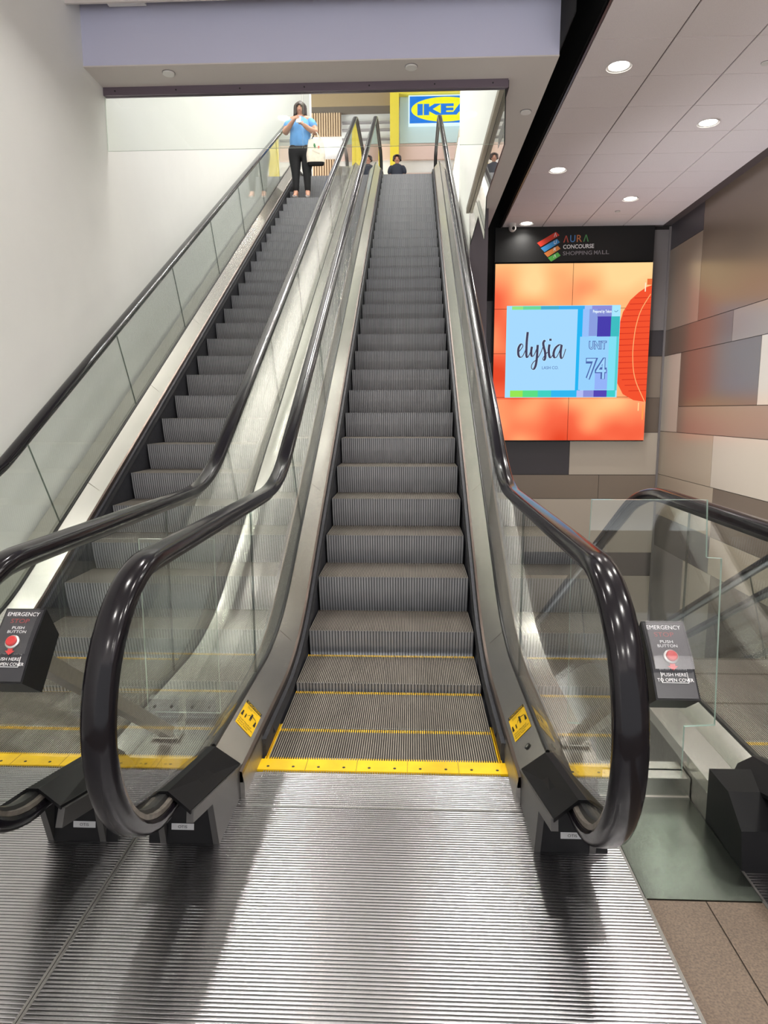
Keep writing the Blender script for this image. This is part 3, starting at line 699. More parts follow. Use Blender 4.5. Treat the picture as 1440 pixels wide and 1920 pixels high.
for y in (15.0, 18.0):
    for x in (-1.8, 1.2):
        downlight(x, y, 11.59, 'round downlight above the upper landing, hidden by the bulkhead', P_UP, r=0.15, group='unseen downlights above the landing')
t = thing('linear_light', 'thin edge of a white light fitting at the very top left', 'ceiling light', (-2.00, 5.42, 4.355))
b = MB(); b.box(-0.14, 0.14, -0.02, 0.02, 0, 0.605); b.obj('fitting', 'lampring', t)
# covers and sprinklers
def cover(x, y, z, label, r=0.045):
    b = MB(); b.cyl((0, 0), r, 'Z', -0.014, 0.0, 0, 24, r); b.cyl((0, 0), r*1.1, 'Z', -0.004, 0.0, 1, 24)
    o = b.obj('sprinkler_cover', ['lampring', 'p_grey']); o.location = (x, y, z); tag(o, label, 'sprinkler', 'round sprinkler covers')
cover(-1.781, 5.63, 3.985, 'round white sprinkler cover under the bulkhead, near the left wall')
cover(0.095, 5.62, 3.985, 'round white sprinkler cover under the bulkhead, above the middle escalator')
cover(1.097, 6.456, 3.985, 'round white sprinkler cover beside the black ceiling slot')
cover(3.142, 6.49, 4.351, 'round sprinkler cover in the tiled ceiling at the right edge', 0.035)
cover(3.18, 10.90, 4.351, 'small sprinkler cover in the tiled ceiling near the far wall', 0.035)
t = thing('security_camera', 'white dome security camera under the end of the tiled ceiling', 'security camera', (1.70, 11.50, 4.35))
b = MB(); b.cyl((0, 0), 0.055, 'Z', -0.04, 0, 0, 20); b.obj('mount', 'lampring', t)
b = MB()
rings = []
for k in range(9):
    a = -PI/2+PI*k/8*0.98; rings.append([(0.06*math.cos(a)*math.cos(2*PI*j/18), 0.06*math.cos(a)*math.sin(2*PI*j/18), -0.07+0.06*math.sin(a)) for j in range(18)])
b.loft(rings, 0); b.obj('dome', 'lampring', t)
b = MB(); b.cyl((0.01, -0.085), 0.024, 'Y', -0.066, -0.04, 0, 16); b.obj('lens', 'black', t)

# ------------------------------------------------------------------ header board and video wall
t = thing('header_board', 'black header board with a coloured logo above the video wall', 'sign', (2.74, 11.78, 4.06))
OG = t.location
b = MB(); b.box(1.455, 4.02, 11.715, 11.784, 3.80, 4.345); b.obj('board', 'black', t, OG)
def flat(name, pts, y, col, parent, org, m=None, em=None):
    b = MB(); b.prism(pts, 'Y', y, y+0.004, 0)
    return b.obj(name, m if m else (emit('e_'+name, col, em) if em else mat('c_'+name, col, 0.45)), parent, org)
for nm, col, pts in (('red', RGB(214, 62, 44), [(2.133, 4.096), (2.432, 4.265), (2.493, 4.213), (2.194, 4.035)]),
                     ('blue', RGB(62, 150, 214), [(2.195, 4.015), (2.453, 4.156), (2.503, 4.103), (2.257, 3.953)]),
                     ('orange', RGB(232, 140, 70), [(2.251, 3.935), (2.469, 4.049), (2.515, 4.003), (2.311, 3.874)]),
                     ('green', RGB(96, 190, 84), [(2.314, 3.863), (2.473, 3.948), (2.519, 3.895), (2.37, 3.802)])):
    flat('logo_bar', pts, 11.706, col, t, OG)
UX, VZ = Vector((0.9986, 0, 0.020)), Vector((0.0, 0, 1))
LAM = '\u039b'
def ltr(name, s, x, z, wd, ht, m, rot=0.02, bold=0.01):
    if s == LAM:
        b = MB(); k = wd*0.22
        P = lambda u, v: (x+u*wd, 11.701, z+v*ht+u*wd*rot)
        b.poly([P(0, 0), P(.22, 0), P(.56, 1), P(.40, 1)]); b.poly([P(.78, 0), P(1, 0), P(.60, 1), P(.44, 1)])
        return b.obj(name, m, t, OG)
    return text_mesh(name, s, (x, 11.701, z), (1, 0, rot), (0, 0, 1), wd, ht, m, t, OG, bold=bold)
MT['t_red'] = mat('t_red', RGB(190, 82, 66), 0.5); MT['t_blue'] = mat('t_blue', RGB(86, 140, 205), 0.5); MT['t_or'] = mat('t_orange', RGB(200, 120, 76), 0.5); MT['t_gr'] = mat('t_green', RGB(86, 150, 92), 0.5); MT['t_grey'] = mat('t_grey', RGB(150, 145, 150), 0.5)
ltr('logo_letter', LAM, 2.401, 4.182, 0.044, 0.064, 'whitetext', 0.2); ltr('logo_letter', 'U', 2.403, 4.070, 0.044, 0.058, 'whitetext', 0.2)
ltr('logo_letter', 'R', 2.404, 3.962, 0.042, 0.056, 'whitetext', 0.2); ltr('logo_letter', LAM, 2.404, 3.858, 0.044, 0.052, 'whitetext', 0.2)
ltr('header_letter', LAM, 2.555, 4.096, 0.088, 0.108, 't_red'); ltr('header_letter', 'U', 2.664, 4.099, 0.083, 0.110, 't_blue')
ltr('header_letter', 'R', 2.770, 4.102, 0.085, 0.110, 't_or'); ltr('header_letter', LAM, 2.875, 4.105, 0.088, 0.110, 't_gr')
ltr('header_text', 'CONCOURSE', 2.555, 3.997, 0.497, 0.066, 'whitetext', 0.018, 0.02); ltr('header_text', 'SHOPPING M'+LAM+'LL' if False else 'SHOPPING', 2.555, 3.896, 0.470, 0.062, 't_grey', 0.018)
ltr('header_text', 'M', 3.056, 3.905, 0.055, 0.062, 't_grey', 0.018); ltr('header_text', LAM, 3.115, 3.906, 0.055, 0.062, 't_grey'); ltr('header_text', 'LL', 3.185, 3.908, 0.115, 0.062, 't_grey', 0.018)

t = thing('video_wall', 'large lit video wall showing an orange picture with a pale blue advert', 'screen', (2.72, 11.7, 2.33)); OG = t.location
SX = [1.452, 2.715, 3.985]; SZ = [0.895, 1.612, 2.327, 3.042, 3.757]
# orange picture: one procedural image over the whole wall
m = bpy.data.materials.new('screen_picture'); m.use_nodes = True; nt = m.node_tree; nt.nodes.clear()
o_ = nt.nodes.new('ShaderNodeOutputMaterial'); e_ = nt.nodes.new('ShaderNodeEmission'); e_.inputs[1].default_value = 0.90
tc = nt.nodes.new('ShaderNodeTexCoord'); nz = nt.nodes.new('ShaderNodeTexNoise'); nz.inputs['Scale'].default_value = 1.1; nz.inputs['Detail'].default_value = 1.0
mp = nt.nodes.new('ShaderNodeMapping'); mp.inputs['Location'].default_value = (0.7, 3.1, 0.2)
nt.links.new(tc.outputs['Object'], mp.inputs[0]); nt.links.new(mp.outputs[0], nz.inputs['Vector'])
sx_ = nt.nodes.new('ShaderNodeSeparateXYZ'); nt.links.new(tc.outputs['Object'], sx_.inputs[0])
def mathn(op, a, b_, c_=None):
    n = nt.nodes.new('ShaderNodeMath'); n.operation = op
    for i, v in enumerate((a, b_)):
        if isinstance(v, (int, float)): n.inputs[i].default_value = v
        else: nt.links.new(v, n.inputs[i])
    return n.outputs[0]
# x in object space runs -1.27..1.27, z runs -1.43..1.43
zz = mathn('MULTIPLY', sx_.outputs['Z'], 0.20); xx = mathn('MULTIPLY', sx_.outputs['X'], 0.16)
low = mathn('LESS_THAN', sx_.outputs['Z'], -0.75); lowx = mathn('MULTIPLY', low, 0.18)
val = mathn('ADD', mathn('ADD', mathn('MULTIPLY', mathn('SUBTRACT', nz.outputs['Fac'], 0.5), 1.7), 0.45), mathn('ADD', mathn('ADD', zz, xx), lowx))
cr = nt.nodes.new('ShaderNodeValToRGB'); nt.links.new(val, cr.inputs[0])
cr.color_ramp.elements[0].position = 0.0; cr.color_ramp.elements[0].color = RGB(228, 74, 44)
cr.color_ramp.elements[1].position = 1.0; cr.color_ramp.elements[1].color = RGB(255, 214, 150)
for p_, c_ in ((0.25, RGB(246, 104, 70)), (0.45, RGB(253, 146, 98)), (0.7, RGB(253, 186, 124))):
    el = cr.color_ramp.elements.new(p_); el.color = c_
nt.links.new(cr.outputs[0], e_.inputs[0]); nt.links.new(e_.outputs[0], o_.inputs[0])
MT['picture'] = m
for i in range(2):
    for j in range(4):
        b = MB(); b.box(SX[i]+0.003, SX[i+1]-0.003, 11.612, 11.70, SZ[j]+0.003, SZ[j+1]-0.003, 1)
        b.poly([(SX[i]+0.003, 11.6115, SZ[j]+0.003), (SX[i+1]-0.003, 11.6115, SZ[j]+0.003), (SX[i+1]-0.003, 11.6115, SZ[j+1]-0.003), (SX[i]+0.003, 11.6115, SZ[j+1]-0.003)], 0)
        b.obj('screen_panel', ['picture', 'black'], t, OG)
b = MB(); b.box(SX[0]-0.01, SX[2]+0.01, 11.66, 11.72, SZ[0]-0.01, SZ[4]+0.01); b.obj('screen_frame', 'black', t, OG)
ee = {}
def sc_(name, x0, x1, z0, z1, col, lay, parent=t, k=1.05):
    key = (col, k)
    if key not in ee: ee[key] = emit('pic_%d_%d_%d' % col, RGB(*col), k)
    b = MB(); y = 11.611-0.0006*lay; b.poly([(x0, y, z0), (x1, y, z0), (x1, y, z1), (x0, y, z1)]); return b.obj(name, ee[key], parent, OG)
def scp(name, pts, col, lay, parent=t, k=1.05):
    key = (col, k)
    if key not in ee: ee[key] = emit('pic_%d_%d_%d' % col, RGB(*col), k)
    b = MB(); y = 11.611-0.0006*lay; b.poly([(p[0], y, p[1]) for p in pts]); return b.obj(name, ee[key], parent, OG)
# paper lantern on the right
lan = scp('lantern_picture', [(3.983, 1.53), (3.983, 3.40), (3.90, 3.37), (3.78, 3.29), (3.65, 3.17), (3.54, 2.98), (3.47, 2.70), (3.44, 2.36), (3.46, 2.05), (3.49, 1.86), (3.60, 1.66), (3.78, 1.56)], (240, 82, 48), 1)
for k in range(17):
    z = 1.72+k*0.093; hw = math.sqrt(max(0, 1-((z-2.45)/1.02)**2)); b_ = 4.25-0.80*hw
    scp('lantern_rib', [(b_, z-0.02*hw), (3.983, z-0.004), (3.983, z+0.004), (b_, z-0.02*hw+0.010)], (196, 44, 30), 2, lan)
gold = [(3.971, 3.261), (3.83, 3.009), (3.76, 2.75), (3.735, 2.50), (3.731, 2.30), (3.755, 2.05), (3.81, 1.85), (3.90, 1.66), (3.97, 1.523)]
def ribbon(name, pts, wd, col, lay, parent, y=None, curvew=None):
    key = (col, 1.05)
    if key not in ee: ee[key] = emit('pic_%d_%d_%d' % col, RGB(*col), 1.05)
    # Catmull-Rom smoothing
    P = [Vector(p) for p in pts]; sm = []
    if len(P) > 2:
        for i in range(len(P)-1):
            p0 = P[max(i-1, 0)]; p1 = P[i]; p2 = P[i+1]; p3 = P[min(i+2, len(P)-1)]
            for k in range(5):
                u = k/5; sm.append(0.5*((2*p1)+(p2-p0)*u+(2*p0-5*p1+4*p2-p3)*u*u+(3*p1-p0-3*p2+p3)*u**3))
        sm.append(P[-1])
    else: sm = P
    b = MB(); y = 11.611-0.0006*lay; i0 = len(b.v)
    for i, p in enumerate(sm):
        d = (sm[min(i+1, len(sm)-1)]-sm[max(i-1, 0)]).normalized(); n = Vector((-d.y, d.x))
        ww = wd*(0.35+0.65*max(0, -d.y)) if curvew else wd
        b.v += [(p.x+n.x*ww/2, y-0.00002*i, p.y+n.y*ww/2), (p.x-n.x*ww/2, y-0.00002*i, p.y-n.y*ww/2)]
    for i in range(len(sm)-1):
        b.f.append((i0+2*i, i0+2*i+1, i0+2*i+3, i0+2*i+2)); b.m.append(0); b.sm.append(False)
    return b.obj(name, ee[key], parent, OG)
ribbon('lantern_cord', gold, 0.014, (250, 170, 110), 3, lan)
sc_('lantern_fitting', 3.872, 3.890, 3.30, 3.44, (255, 230, 200), 3, lan); sc_('lantern_fitting', 3.858, 3.874, 1.385, 1.52, (255, 214, 150), 3, lan); sc_('lantern_fitting', 3.905, 3.983, 3.405, 3.50, (232, 110, 60), 2, lan)
sc_('lantern_fitting', 3.93, 3.95, 1.24, 1.48, (250, 160, 80), 3, lan)
ad = sc_('advert_slide', 1.655, 3.500, 1.608, 3.092, (158, 222, 252), 4)
for x0, x1, c in ((1.74, 1.92, (150, 225, 130)), (1.92, 2.21, (110, 212, 150)), (2.21, 2.50, (72, 170, 200)), (2.50, 2.92, (60, 170, 235)), (2.92, 3.04, (160, 190, 245)), (3.04, 3.36, (140, 140, 214))):
    sc_('colour_strip', x0, x1, 3.03, 3.085, c, 5, ad)
for x0, x1, c in ((1.74, 1.95, (150, 226, 84)), (1.95, 2.20, (92, 218, 130)), (2.20, 2.42, (64, 206, 190)), (2.42, 2.84, (50, 180, 236)), (2.84, 2.95, (176, 186, 240)), (2.95, 3.12, (138, 142, 214)), (3.12, 3.335, (84, 70, 178)), (3.335, 3.475, (64, 204, 200))):
    sc_('colour_strip', x0, x1, 1.615, 1.725, c, 5, ad)
sc_('colour_block', 2.81, 2.895, 1.72, 3.04, (40, 178, 238), 5, ad)
sc_('colour_block', 2.895, 3.00, 2.45, 3.04, (150, 190, 246), 5, ad); sc_('colour_block', 3.00, 3.13, 2.60, 3.04, (136, 156, 220), 5, ad)
sc_('colour_block', 3.13, 3.36, 2.90, 3.04, (130, 136, 208), 5, ad)
sc_('colour_block', 3.133, 3.355, 2.593, 2.913, (72, 62, 170), 6, ad); sc_('colour_block', 3.355, 3.495, 2.593, 2.913, (62, 186, 190), 6, ad)
sc_('colour_block', 3.455, 3.495, 1.72, 2.593, (86, 205, 205), 5, ad); sc_('colour_block', 3.368, 3.498, 2.913, 3.085, (168, 228, 250), 7, ad)
sc_('advert_card', 1.68, 2.806, 1.735, 3.024, (164, 214, 250), 6, ad); cu_ = sc_('advert_card', 2.862, 3.455, 1.732, 2.592, (150, 206, 248), 7, ad)
sc_('colour_block', 3.13, 3.335, 1.735, 2.06, (146, 176, 244), 8, ad); sc_('colour_block', 3.335, 3.455, 1.735, 2.59, (128, 220, 240), 8, ad)
MT['e_white'] = emit('e_white', RGB(240, 250, 255), 1.05); MT['e_dark'] = emit('e_dark', RGB(72, 70, 92), 0.9); MT['e_line'] = emit('e_line', RGB(84, 110, 180), 0.9); MT['e_fill'] = emit('e_fill', RGB(160, 210, 250), 1.05)
yT = 11.611-0.0006*9
text_mesh('advert_text', 'Prepared by Tekon', (3.055, yT, 2.955), (1, 0, 0), (0, 0, 1), 0.30, 0.062, 'e_white', ad, OG, bold=0.02)
text_mesh('advert_text', 'LASH CO.', (2.257, yT, 2.070), (1, 0, 0), (0, 0, 1), 0.27, 0.050, 'e_line', ad, OG)
for s_, x, z, w_, h_ in (('UNIT', 3.009, 2.385, 0.290, 0.140), ('74', 2.972, 1.895, 0.345, 0.360)):
    text_mesh('advert_text', s_, (x, yT-0.001, z), (1, 0, 0), (0, 0, 1), w_, h_, 'e_line', ad, OG, bold=0.06)
    text_mesh('advert_text', s_, (x+0.011, yT-0.0016, z+0.011), (1, 0, 0), (0, 0, 1), w_-0.022, h_-0.022, 'e_fill', ad, OG, bold=0.0)
ribbon('advert_mark', [(3.40, 3.0), (3.43, 2.985), (3.46, 3.01)], 0.008, (60, 130, 160), 9, ad)
strokes = dict(
 e=[(1.865,2.352),(1.9,2.395),(1.932,2.445),(1.916,2.481),(1.888,2.467),(1.863,2.417),(1.858,2.352),(1.867,2.295),(1.897,2.266),(1.933,2.287),(1.974,2.373)],
 l1=[(1.974,2.373),(1.993,2.466),(2.006,2.673)], l2=[(2.006,2.673),(1.995,2.538),(1.992,2.395),(1.994,2.301),(2.01,2.262),(2.038,2.301),(2.069,2.38)],
 y1=[(2.081,2.437),(2.072,2.373),(2.074,2.308),(2.093,2.279),(2.122,2.308),(2.162,2.408),(2.175,2.465)],
 y2=[(2.175,2.465),(2.171,2.358),(2.167,2.25),(2.152,2.135),(2.121,2.073),(2.088,2.084),(2.083,2.128),(2.111,2.185),(2.168,2.235),(2.23,2.343),(2.263,2.436)],
 s=[(2.301,2.521),(2.286,2.536),(2.265,2.493),(2.278,2.421),(2.299,2.35),(2.305,2.271),(2.295,2.228),(2.278,2.217),(2.266,2.242),(2.29,2.285),(2.339,2.349)],
 i=[(2.368,2.471),(2.359,2.392),(2.366,2.306),(2.389,2.256),(2.421,2.292),(2.441,2.335)], d=[(2.381,2.563),(2.381,2.530)],
 a1=[(2.567,2.463),(2.524,2.463),(2.468,2.413),(2.441,2.342),(2.443,2.284),(2.466,2.255),(2.501,2.284),(2.541,2.377),(2.567,2.463)],
 a2=[(2.567,2.463),(2.556,2.37),(2.556,2.284),(2.575,2.244),(2.603,2.283),(2.635,2.398)])
for k, pts in strokes.items():
    ribbon('script_letter_edge', pts, 0.058, (190, 228, 250), 8, ad, curvew=True)
    ribbon('script_letter', pts, 0.038, (70, 66, 90), 10, ad, curvew=True)

# ------------------------------------------------------------------ glass barriers
pane('glass_barrier', [(0.800, 0.080), (1.110, 0.080), (1.109, 0.250), (1.217, 0.257), (1.199, 0.876), (1.147, 0.879), (1.137, 1.083), (0.741, 1.083), (0.736, 0.879), (0.677, 0.879), (0.687, 0.257), (0.80, 0.250)], 'Y', 2.376, 2.388,
     'stepped glass barrier standing on the steel kerb right of the middle escalator', 'glass panel', None, ('glass', 'glass_edge'))
g = pane('glass_barrier', [(-0.965, 0.170), (-0.665, 0.170), (-0.665, 0.893), (-0.965, 0.893)], 'Y', 2.596, 2.606,
     'narrow glass barrier between the two rising escalators, held by clear clips', 'glass panel', None, ('glass', 'glass_white_edge'))
for x in (-0.893, -0.738):
    b = MB(); b.box(x-0.062, x+0.062, 2.580, 2.622, 0.155, 0.235, 0); b.box(x-0.062, x+0.062, 2.56, 2.64, 0.150, 0.160, 0)
    c_ = b.obj('clip', 'acrylic', g, g.location)
    b = MB()
    for dx in (-0.035, 0.035): b.cyl((x+dx, 0.205), 0.006, 'Y', 2.572, 2.58, 0, 8)
    b.obj('screw', 'black', c_, g.location)

# ------------------------------------------------------------------ emergency stop boxes
def estop(x0, x1, ring, base, armtop, label):
    # ring (y,z): front-top T, back bulge, back-bottom, front-bottom B
    T, Bk, K, B = ring
    cx = (x0+x1)/2; org = (base[0], base[1], base[2])
    t = thing('emergency_stop_box', label, 'emergency stop', org)
    mid = ((T[0]+B[0])/2-0.006*0, (T[1]+B[1])/2)
    nrm = Vector((0, T[0]-B[0], T[1]-B[1])).normalized(); V = nrm; N = Vector((0, -V.z, V.y))
    bul = (mid[0]+N.y*0.006, mid[1]+N.z*0.006)
    b = MB(); b.prism([T, Bk, K, B, bul], 'X', x0, x1, 0); b.obj('housing', 'cap', t, org)
    Lh = math.hypot(T[0]-B[0], T[1]-B[1]); Wd = x1-x0
    def g(u, v, e=0.0):      # u across, v down
        bulge = 0.006*(1-abs(2*v-1))
        return tuple(Vector((x0+u*Wd, T[0], T[1]))-V*(v*Lh)+N*(bulge+0.0008+e))
    def quad(name, u0, u1, v0, v1, e, m, par):
        b = MB()
        vs = sorted({v0, v1} | ({0.5} if v0 < 0.5 < v1 else set()))
        for a_, c_ in zip(vs[:-1], vs[1:]): b.poly([g(u0, c_, e), g(u1, c_, e), g(u1, a_, e), g(u0, a_, e)])
        return b.obj(name, m, par, org)
    f = quad('face_plate', 0.04, 0.96, 0.02, 0.98, 0.0004, 'face', t)
    def tx(s, u0, u1, v0, v1, m):
        O = Vector(g(u0, v1, 0.0016)); Vv = (Vector(g(u0, v0, 0.0016))-O)
        text_mesh('face_text', s, O, (1, 0, 0), Vv.normalized(), (u1-u0)*Wd, Vv.length, m, f, org, bold=0.0)
    tx('EMERGENCY', .10, .90, .06, .115, 'whitetext'); tx('STOP', .24, .70, .155, .215, 'redtext')
    tx('PUSH', .34, .64, .262, .300, 'whitetext'); tx('BUTTON', .26, .72, .318, .356, 'whitetext')
    tx('PUSH HERE', .22, .78, .68, .72, 'whitetext'); tx('TO OPEN COVER', .10, .92, .745, .785, 'whitetext')
    c = Vector(g(.5, .485, 0.0)); U = Vector((1, 0, 0))
    def disc(name, r, e0, e1, m, par):
        b = MB(); rings = [[tuple(c+U*r_*math.cos(2*PI*k/20)+V*r_*math.sin(2*PI*k/20)+N*e) for k in range(20)] for r_, e in ((r, e0), (r, e1), (r*0.8, e1+0.002))]
        b.loft(rings, 0); return b.obj(name, m, par, org)
    bt = disc('button_collar', 0.0165, 0.001, 0.006, 'screwm', t); disc('button', 0.0125, 0.006, 0.012, 'red', bt)
    b = MB(); b.poly([g(.44, .50, .004), g(.56, .50, .004), g(.56, .60, .004), g(.62, .60, .004), g(.50, .655, .004), g(.38, .60, .004), g(.44, .60, .004)][::-1]); b.obj('arrow', 'red', t, org)
    # clear hinged cover over the upper part
    b = MB()
    pts = [(.05, .03), (.95, .03), (.95, .5), (.95, .66), (.05, .66), (.05, .5)]
    for (v0, v1) in ((.03, .5), (.5, .66)): b.poly([g(.05, v1, .016), g(.95, v1, .016), g(.95, v0, .016), g(.05, v0, .016)])
    b.poly([g(.05, .66, 0), g(.95, .66, 0), g(.95, .66, .016), g(.05, .66, .016)])
    for u in (.05, .95): b.poly([g(u, .03, 0), g(u, .5, 0), g(u, .66, 0), g(u, .66, .016), g(u, .5, .016), g(u, .03, .016)])
    b.obj('clear_cover', 'coverglass' if x0 > 0 else 'covergloss', t, org)
    b = MB()
    for q in ([(.20, .67), (.20, .80), (.80, .80), (.80, .67)],):
        for p0, p1 in zip(q[:-1], q[1:]): b.tube([g(p0[0], p0[1], .002), g(p1[0], p1[1], .002)], 0.0007, 0, 5)
    b.obj('pull_outline', 'whitetext', t, org)
    # square tube arm and base plate
    A = Vector(base)+Vector((0, 0, 0.005)); Bt = Vector(armtop); d = (Bt-A).normalized()
    side = Vector((1, 0, 0)); up = d.cross(side).normalized(); side = up.cross(d).normalized(); h = 0.021
    b = MB(); b.loft([[tuple(p+side*h*i_+up*h*j_) for i_, j_ in ((-1, -1), (1, -1), (1, 1), (-1, 1))] for p in (A, Bt)], 0, smooth=False); b.obj('support_arm', 'steel_dull', t, org)
    b = MB(); b.box(base[0]-0.055, base[0]+0.055, base[1]-0.04, base[1]+0.04, base[2]-0.002, base[2]+0.004, 0)
    bpl = b.obj('base_plate', 'steel', t, org)
    for dx in (-0.042, 0.042):
        for dy in (-0.028, 0.028):
            b = MB(); b.cyl((base[0]+dx, base[1]+dy), 0.007, 'Z', base[2]+0.004, base[2]+0.009, 0, 8); b.obj('bolt', 'screwm', bpl, org)
    return t
MT['face'] = mat('dark_face', (0.02, 0.02, 0.024, 1), 0.3)
estop(-0.862, -0.765, [(1.552, 0.920), (1.600, 0.840), (1.505, 0.728), (1.428, 0.782)], (-0.825, 2.44, 0.158), (-0.812, 1.55, 0.800),
      'black emergency stop box at the left edge, on an arm between the rising escalators')
estop(0.655, 0.752, [(1.575, 0.897), (1.623, 0.817), (1.525, 0.705), (1.448, 0.757)], (0.730, 2.44, 0.158), (0.702, 1.565, 0.775),
      'black emergency stop box right of the middle escalator, beside the glass barrier')

# ------------------------------------------------------------------ people
def skin(name, joints, edges, root, m, parent, origin, sub=2):
    names = list(joints); me = bpy.data.meshes.new(name)
    me.from_pydata([(joints[n][0], joints[n][1], joints[n][2]) for n in names], [(names.index(a), names.index(b_)) for a, b_ in edges], [])
    o = bpy.data.objects.new(name, me); COL.objects.link(o)
    md = o.modifiers.new('Skin', 'SKIN'); md.use_smooth_shade = True
    if not me.skin_vertices: return o
    for i, n in enumerate(names):
        r = joints[n][3]; rx = joints[n][4] if len(joints[n]) > 4 else r
        me.skin_vertices[0].data[i].radius = (r, rx); me.skin_vertices[0].data[i].use_root = (n == root)
    sb = o.modifiers.new('Sub', 'SUBSURF'); sb.levels = sub; sb.render_levels = sub
    dg = bpy.context.evaluated_depsgraph_get(); dg.update()
    m2 = bpy.data.meshes.new_from_object(o.evaluated_get(dg)); bpy.data.objects.remove(o)
    for p in m2.polygons: p.use_smooth = True
    m2.materials.clear(); m2.materials.append(m); m2.name = name
    r_ = link(name, m2, parent); return r_
def ellip(b, c, r, m=0, n=16, k=10, cut=None):
    rings = []
    for i in range(k+1):
        a = -PI/2+PI*i/k; z = c[2]+r[2]*math.sin(a); q = max(0.02, math.cos(a))
        rings.append([(c[0]+r[0]*q*math.cos(2*PI*j/n), c[1]+r[1]*q*math.sin(2*PI*j/n), z) for j in range(n)])
    b.loft(rings, m)
SKIN = mat('skin', RGB(196, 146, 122), 0.55); HAIR = mat('dark_brown_hair', RGB(46, 32, 30), 0.5, noise=0.3, nscale=40, stretch=(6, 6, 1))
LIP = mat('lips', RGB(150, 78, 72), 0.5)
def head_parts(P, hx, hy, hz, fy, hair_len, S=1.0):
    # face features on a head centred at (hx,hy,hz), face towards -Y, tilted
    b = MB()
    for s in (-1, 1): ellip(b, (hx+s*0.030*S, hy-0.078*S, hz+0.004*S), (0.014*S, 0.006*S, 0.007*S), 0, 10, 6)
    b.obj('eyes', HAIR, P)
    b = MB(); ellip(b, (hx, hy-0.080*S, hz-0.052*S), (0.022*S, 0.006*S, 0.006*S), 0, 10, 6); b.obj('mouth', LIP, P)
    # hair cap: shell open at the face
    b = MB(); rings = []; n = 24
    for i in range(9):
        t_ = i/8
        z = hz+0.118*S-(0.118+hair_len)*S*t_**1.1
        q = math.sin(min(1, t_*1.9+0.12)*PI/2)
        ring = []
        for j in range(n):
            a = PI*0.16+(2*PI-PI*0.32)*j/(n-1) - PI/2
            if t_ < 0.42: a = -PI/2+(2*PI)*j/(n-1)*0.999
            rx, ry = 0.106*S*q*(1.0+0.10*t_), 0.114*S*q
            y = hy+0.012*S+ry*math.sin(a)
            ring.append((hx+rx*math.cos(a), y, z))
        rings.append(ring)
    b.loft(rings, 0, closed=False, caps=False)
    top = rings[0]; b.poly(top[::-1] if False else top, 0, True)
    inner = [[(hx+(p[0]-hx)*0.86, hy+(p[1]-hy)*0.86, p[2]-0.004*S) for p in r] for r in rings]
    b.loft(inner, 0, closed=False, caps=False)
    i0 = len(b.v)
    for a_, c_ in zip(rings, inner): b.v += [a_[0], c_[0], a_[-1], c_[-1]]
    for k in range(len(rings)-1):
        b.f += [(i0+4*k, i0+4*k+1, i0+4*k+5, i0+4*k+4), (i0+4*k+2, i0+4*k+3, i0+4*k+7, i0+4*k+6)]; b.m += [0, 0]; b.sm += [True, True]
    b.obj('hair', HAIR, P)

def hand_joints(J, Ed, pre, wrist, palm, dirs, thumb, r=0.0085):
    """adds palm and five fingers to a skeleton; dirs: list of (offset, bend1, bend2) vectors"""
    J[pre+'palm'] = (*palm, 0.026, 0.016); Ed.append((wrist, pre+'palm'))
    for k, (o_, d1, d2) in enumerate(dirs):
        p0 = Vector(palm)+Vector(o_); p1 = p0+Vector(d1); p2 = p1+Vector(d2)
        J[pre+'f%da' % k] = (*p0, r*1.15); J[pre+'f%db' % k] = (*p1, r); J[pre+'f%dc' % k] = (*p2, r*0.85)
        Ed += [(pre+'palm', pre+'f%da' % k), (pre+'f%da' % k, pre+'f%db' % k), (pre+'f%db' % k, pre+'f%dc' % k)]
    p0 = Vector(wrist_pos(J, wrist)).lerp(Vector(palm), 0.55)+Vector(thumb[0]); p1 = p0+Vector(thumb[1])
    J[pre+'ta'] = (*p0, r*1.3); J[pre+'tb'] = (*p1, r); Ed += [(wrist, pre+'ta'), (pre+'ta', pre+'tb')]
def wrist_pos(J, w_): return J[w_][:3]

# woman riding the left escalator
cand = min(PS_LEFT, key=lambda p: abs(p[0]-12.17))
wx, wy, wz = -1.80, cand[0]+0.13, cand[1]
S = 1.0
Wm = thing('person', 'person in a blue t-shirt and black trousers riding the left escalator, looking at a phone', 'person', (wx, wy, wz))
J = {'pelvis': (0, 0, .86, .150, .115), 'waist': (0, -.01, 1.0, .150, .125), 'chest': (0, 0, 1.18, .140, .105), 'uchest': (0, .005, 1.28, .115, .085), 'neck': (0, 0, 1.345, .050, .050), 'jaw': (0, -.028, 1.405, .060, .062), 'head': (0, -.018, 1.465, .078, .088), 'crown': (0, -.005, 1.520, .055, .065),
     'nose': (0, -.098, 1.452, .012), 'earl': (-.082, -.01, 1.455, .012), 'earr': (.082, -.01, 1.455, .012),
     'shl': (-.170, .0, 1.272, .062), 'ell': (-.262, -.06, 1.050, .060), 'wrl': (-.085, -.245, 1.175, .034),
     'shr': (.170, .0, 1.272, .062), 'elr': (.272, -.06, 1.045, .060), 'wrr': (.090, -.240, 1.095, .034),
     'hipl': (-.090, 0, .78, .100), 'knl': (-.092, -.015, .45, .060), 'anl': (-.100, .01, .085, .038), 'tol': (-.112, -.125, .030, .032, .024), 'hel': (-.098, .045, .032, .026),
     'hipr': (.090, 0, .78, .100), 'knr': (.092, -.015, .45, .060), 'anr': (.105, .01, .085, .038), 'tor': (.118, -.125, .030, .032, .024), 'her': (.103, .045, .032, .026)}
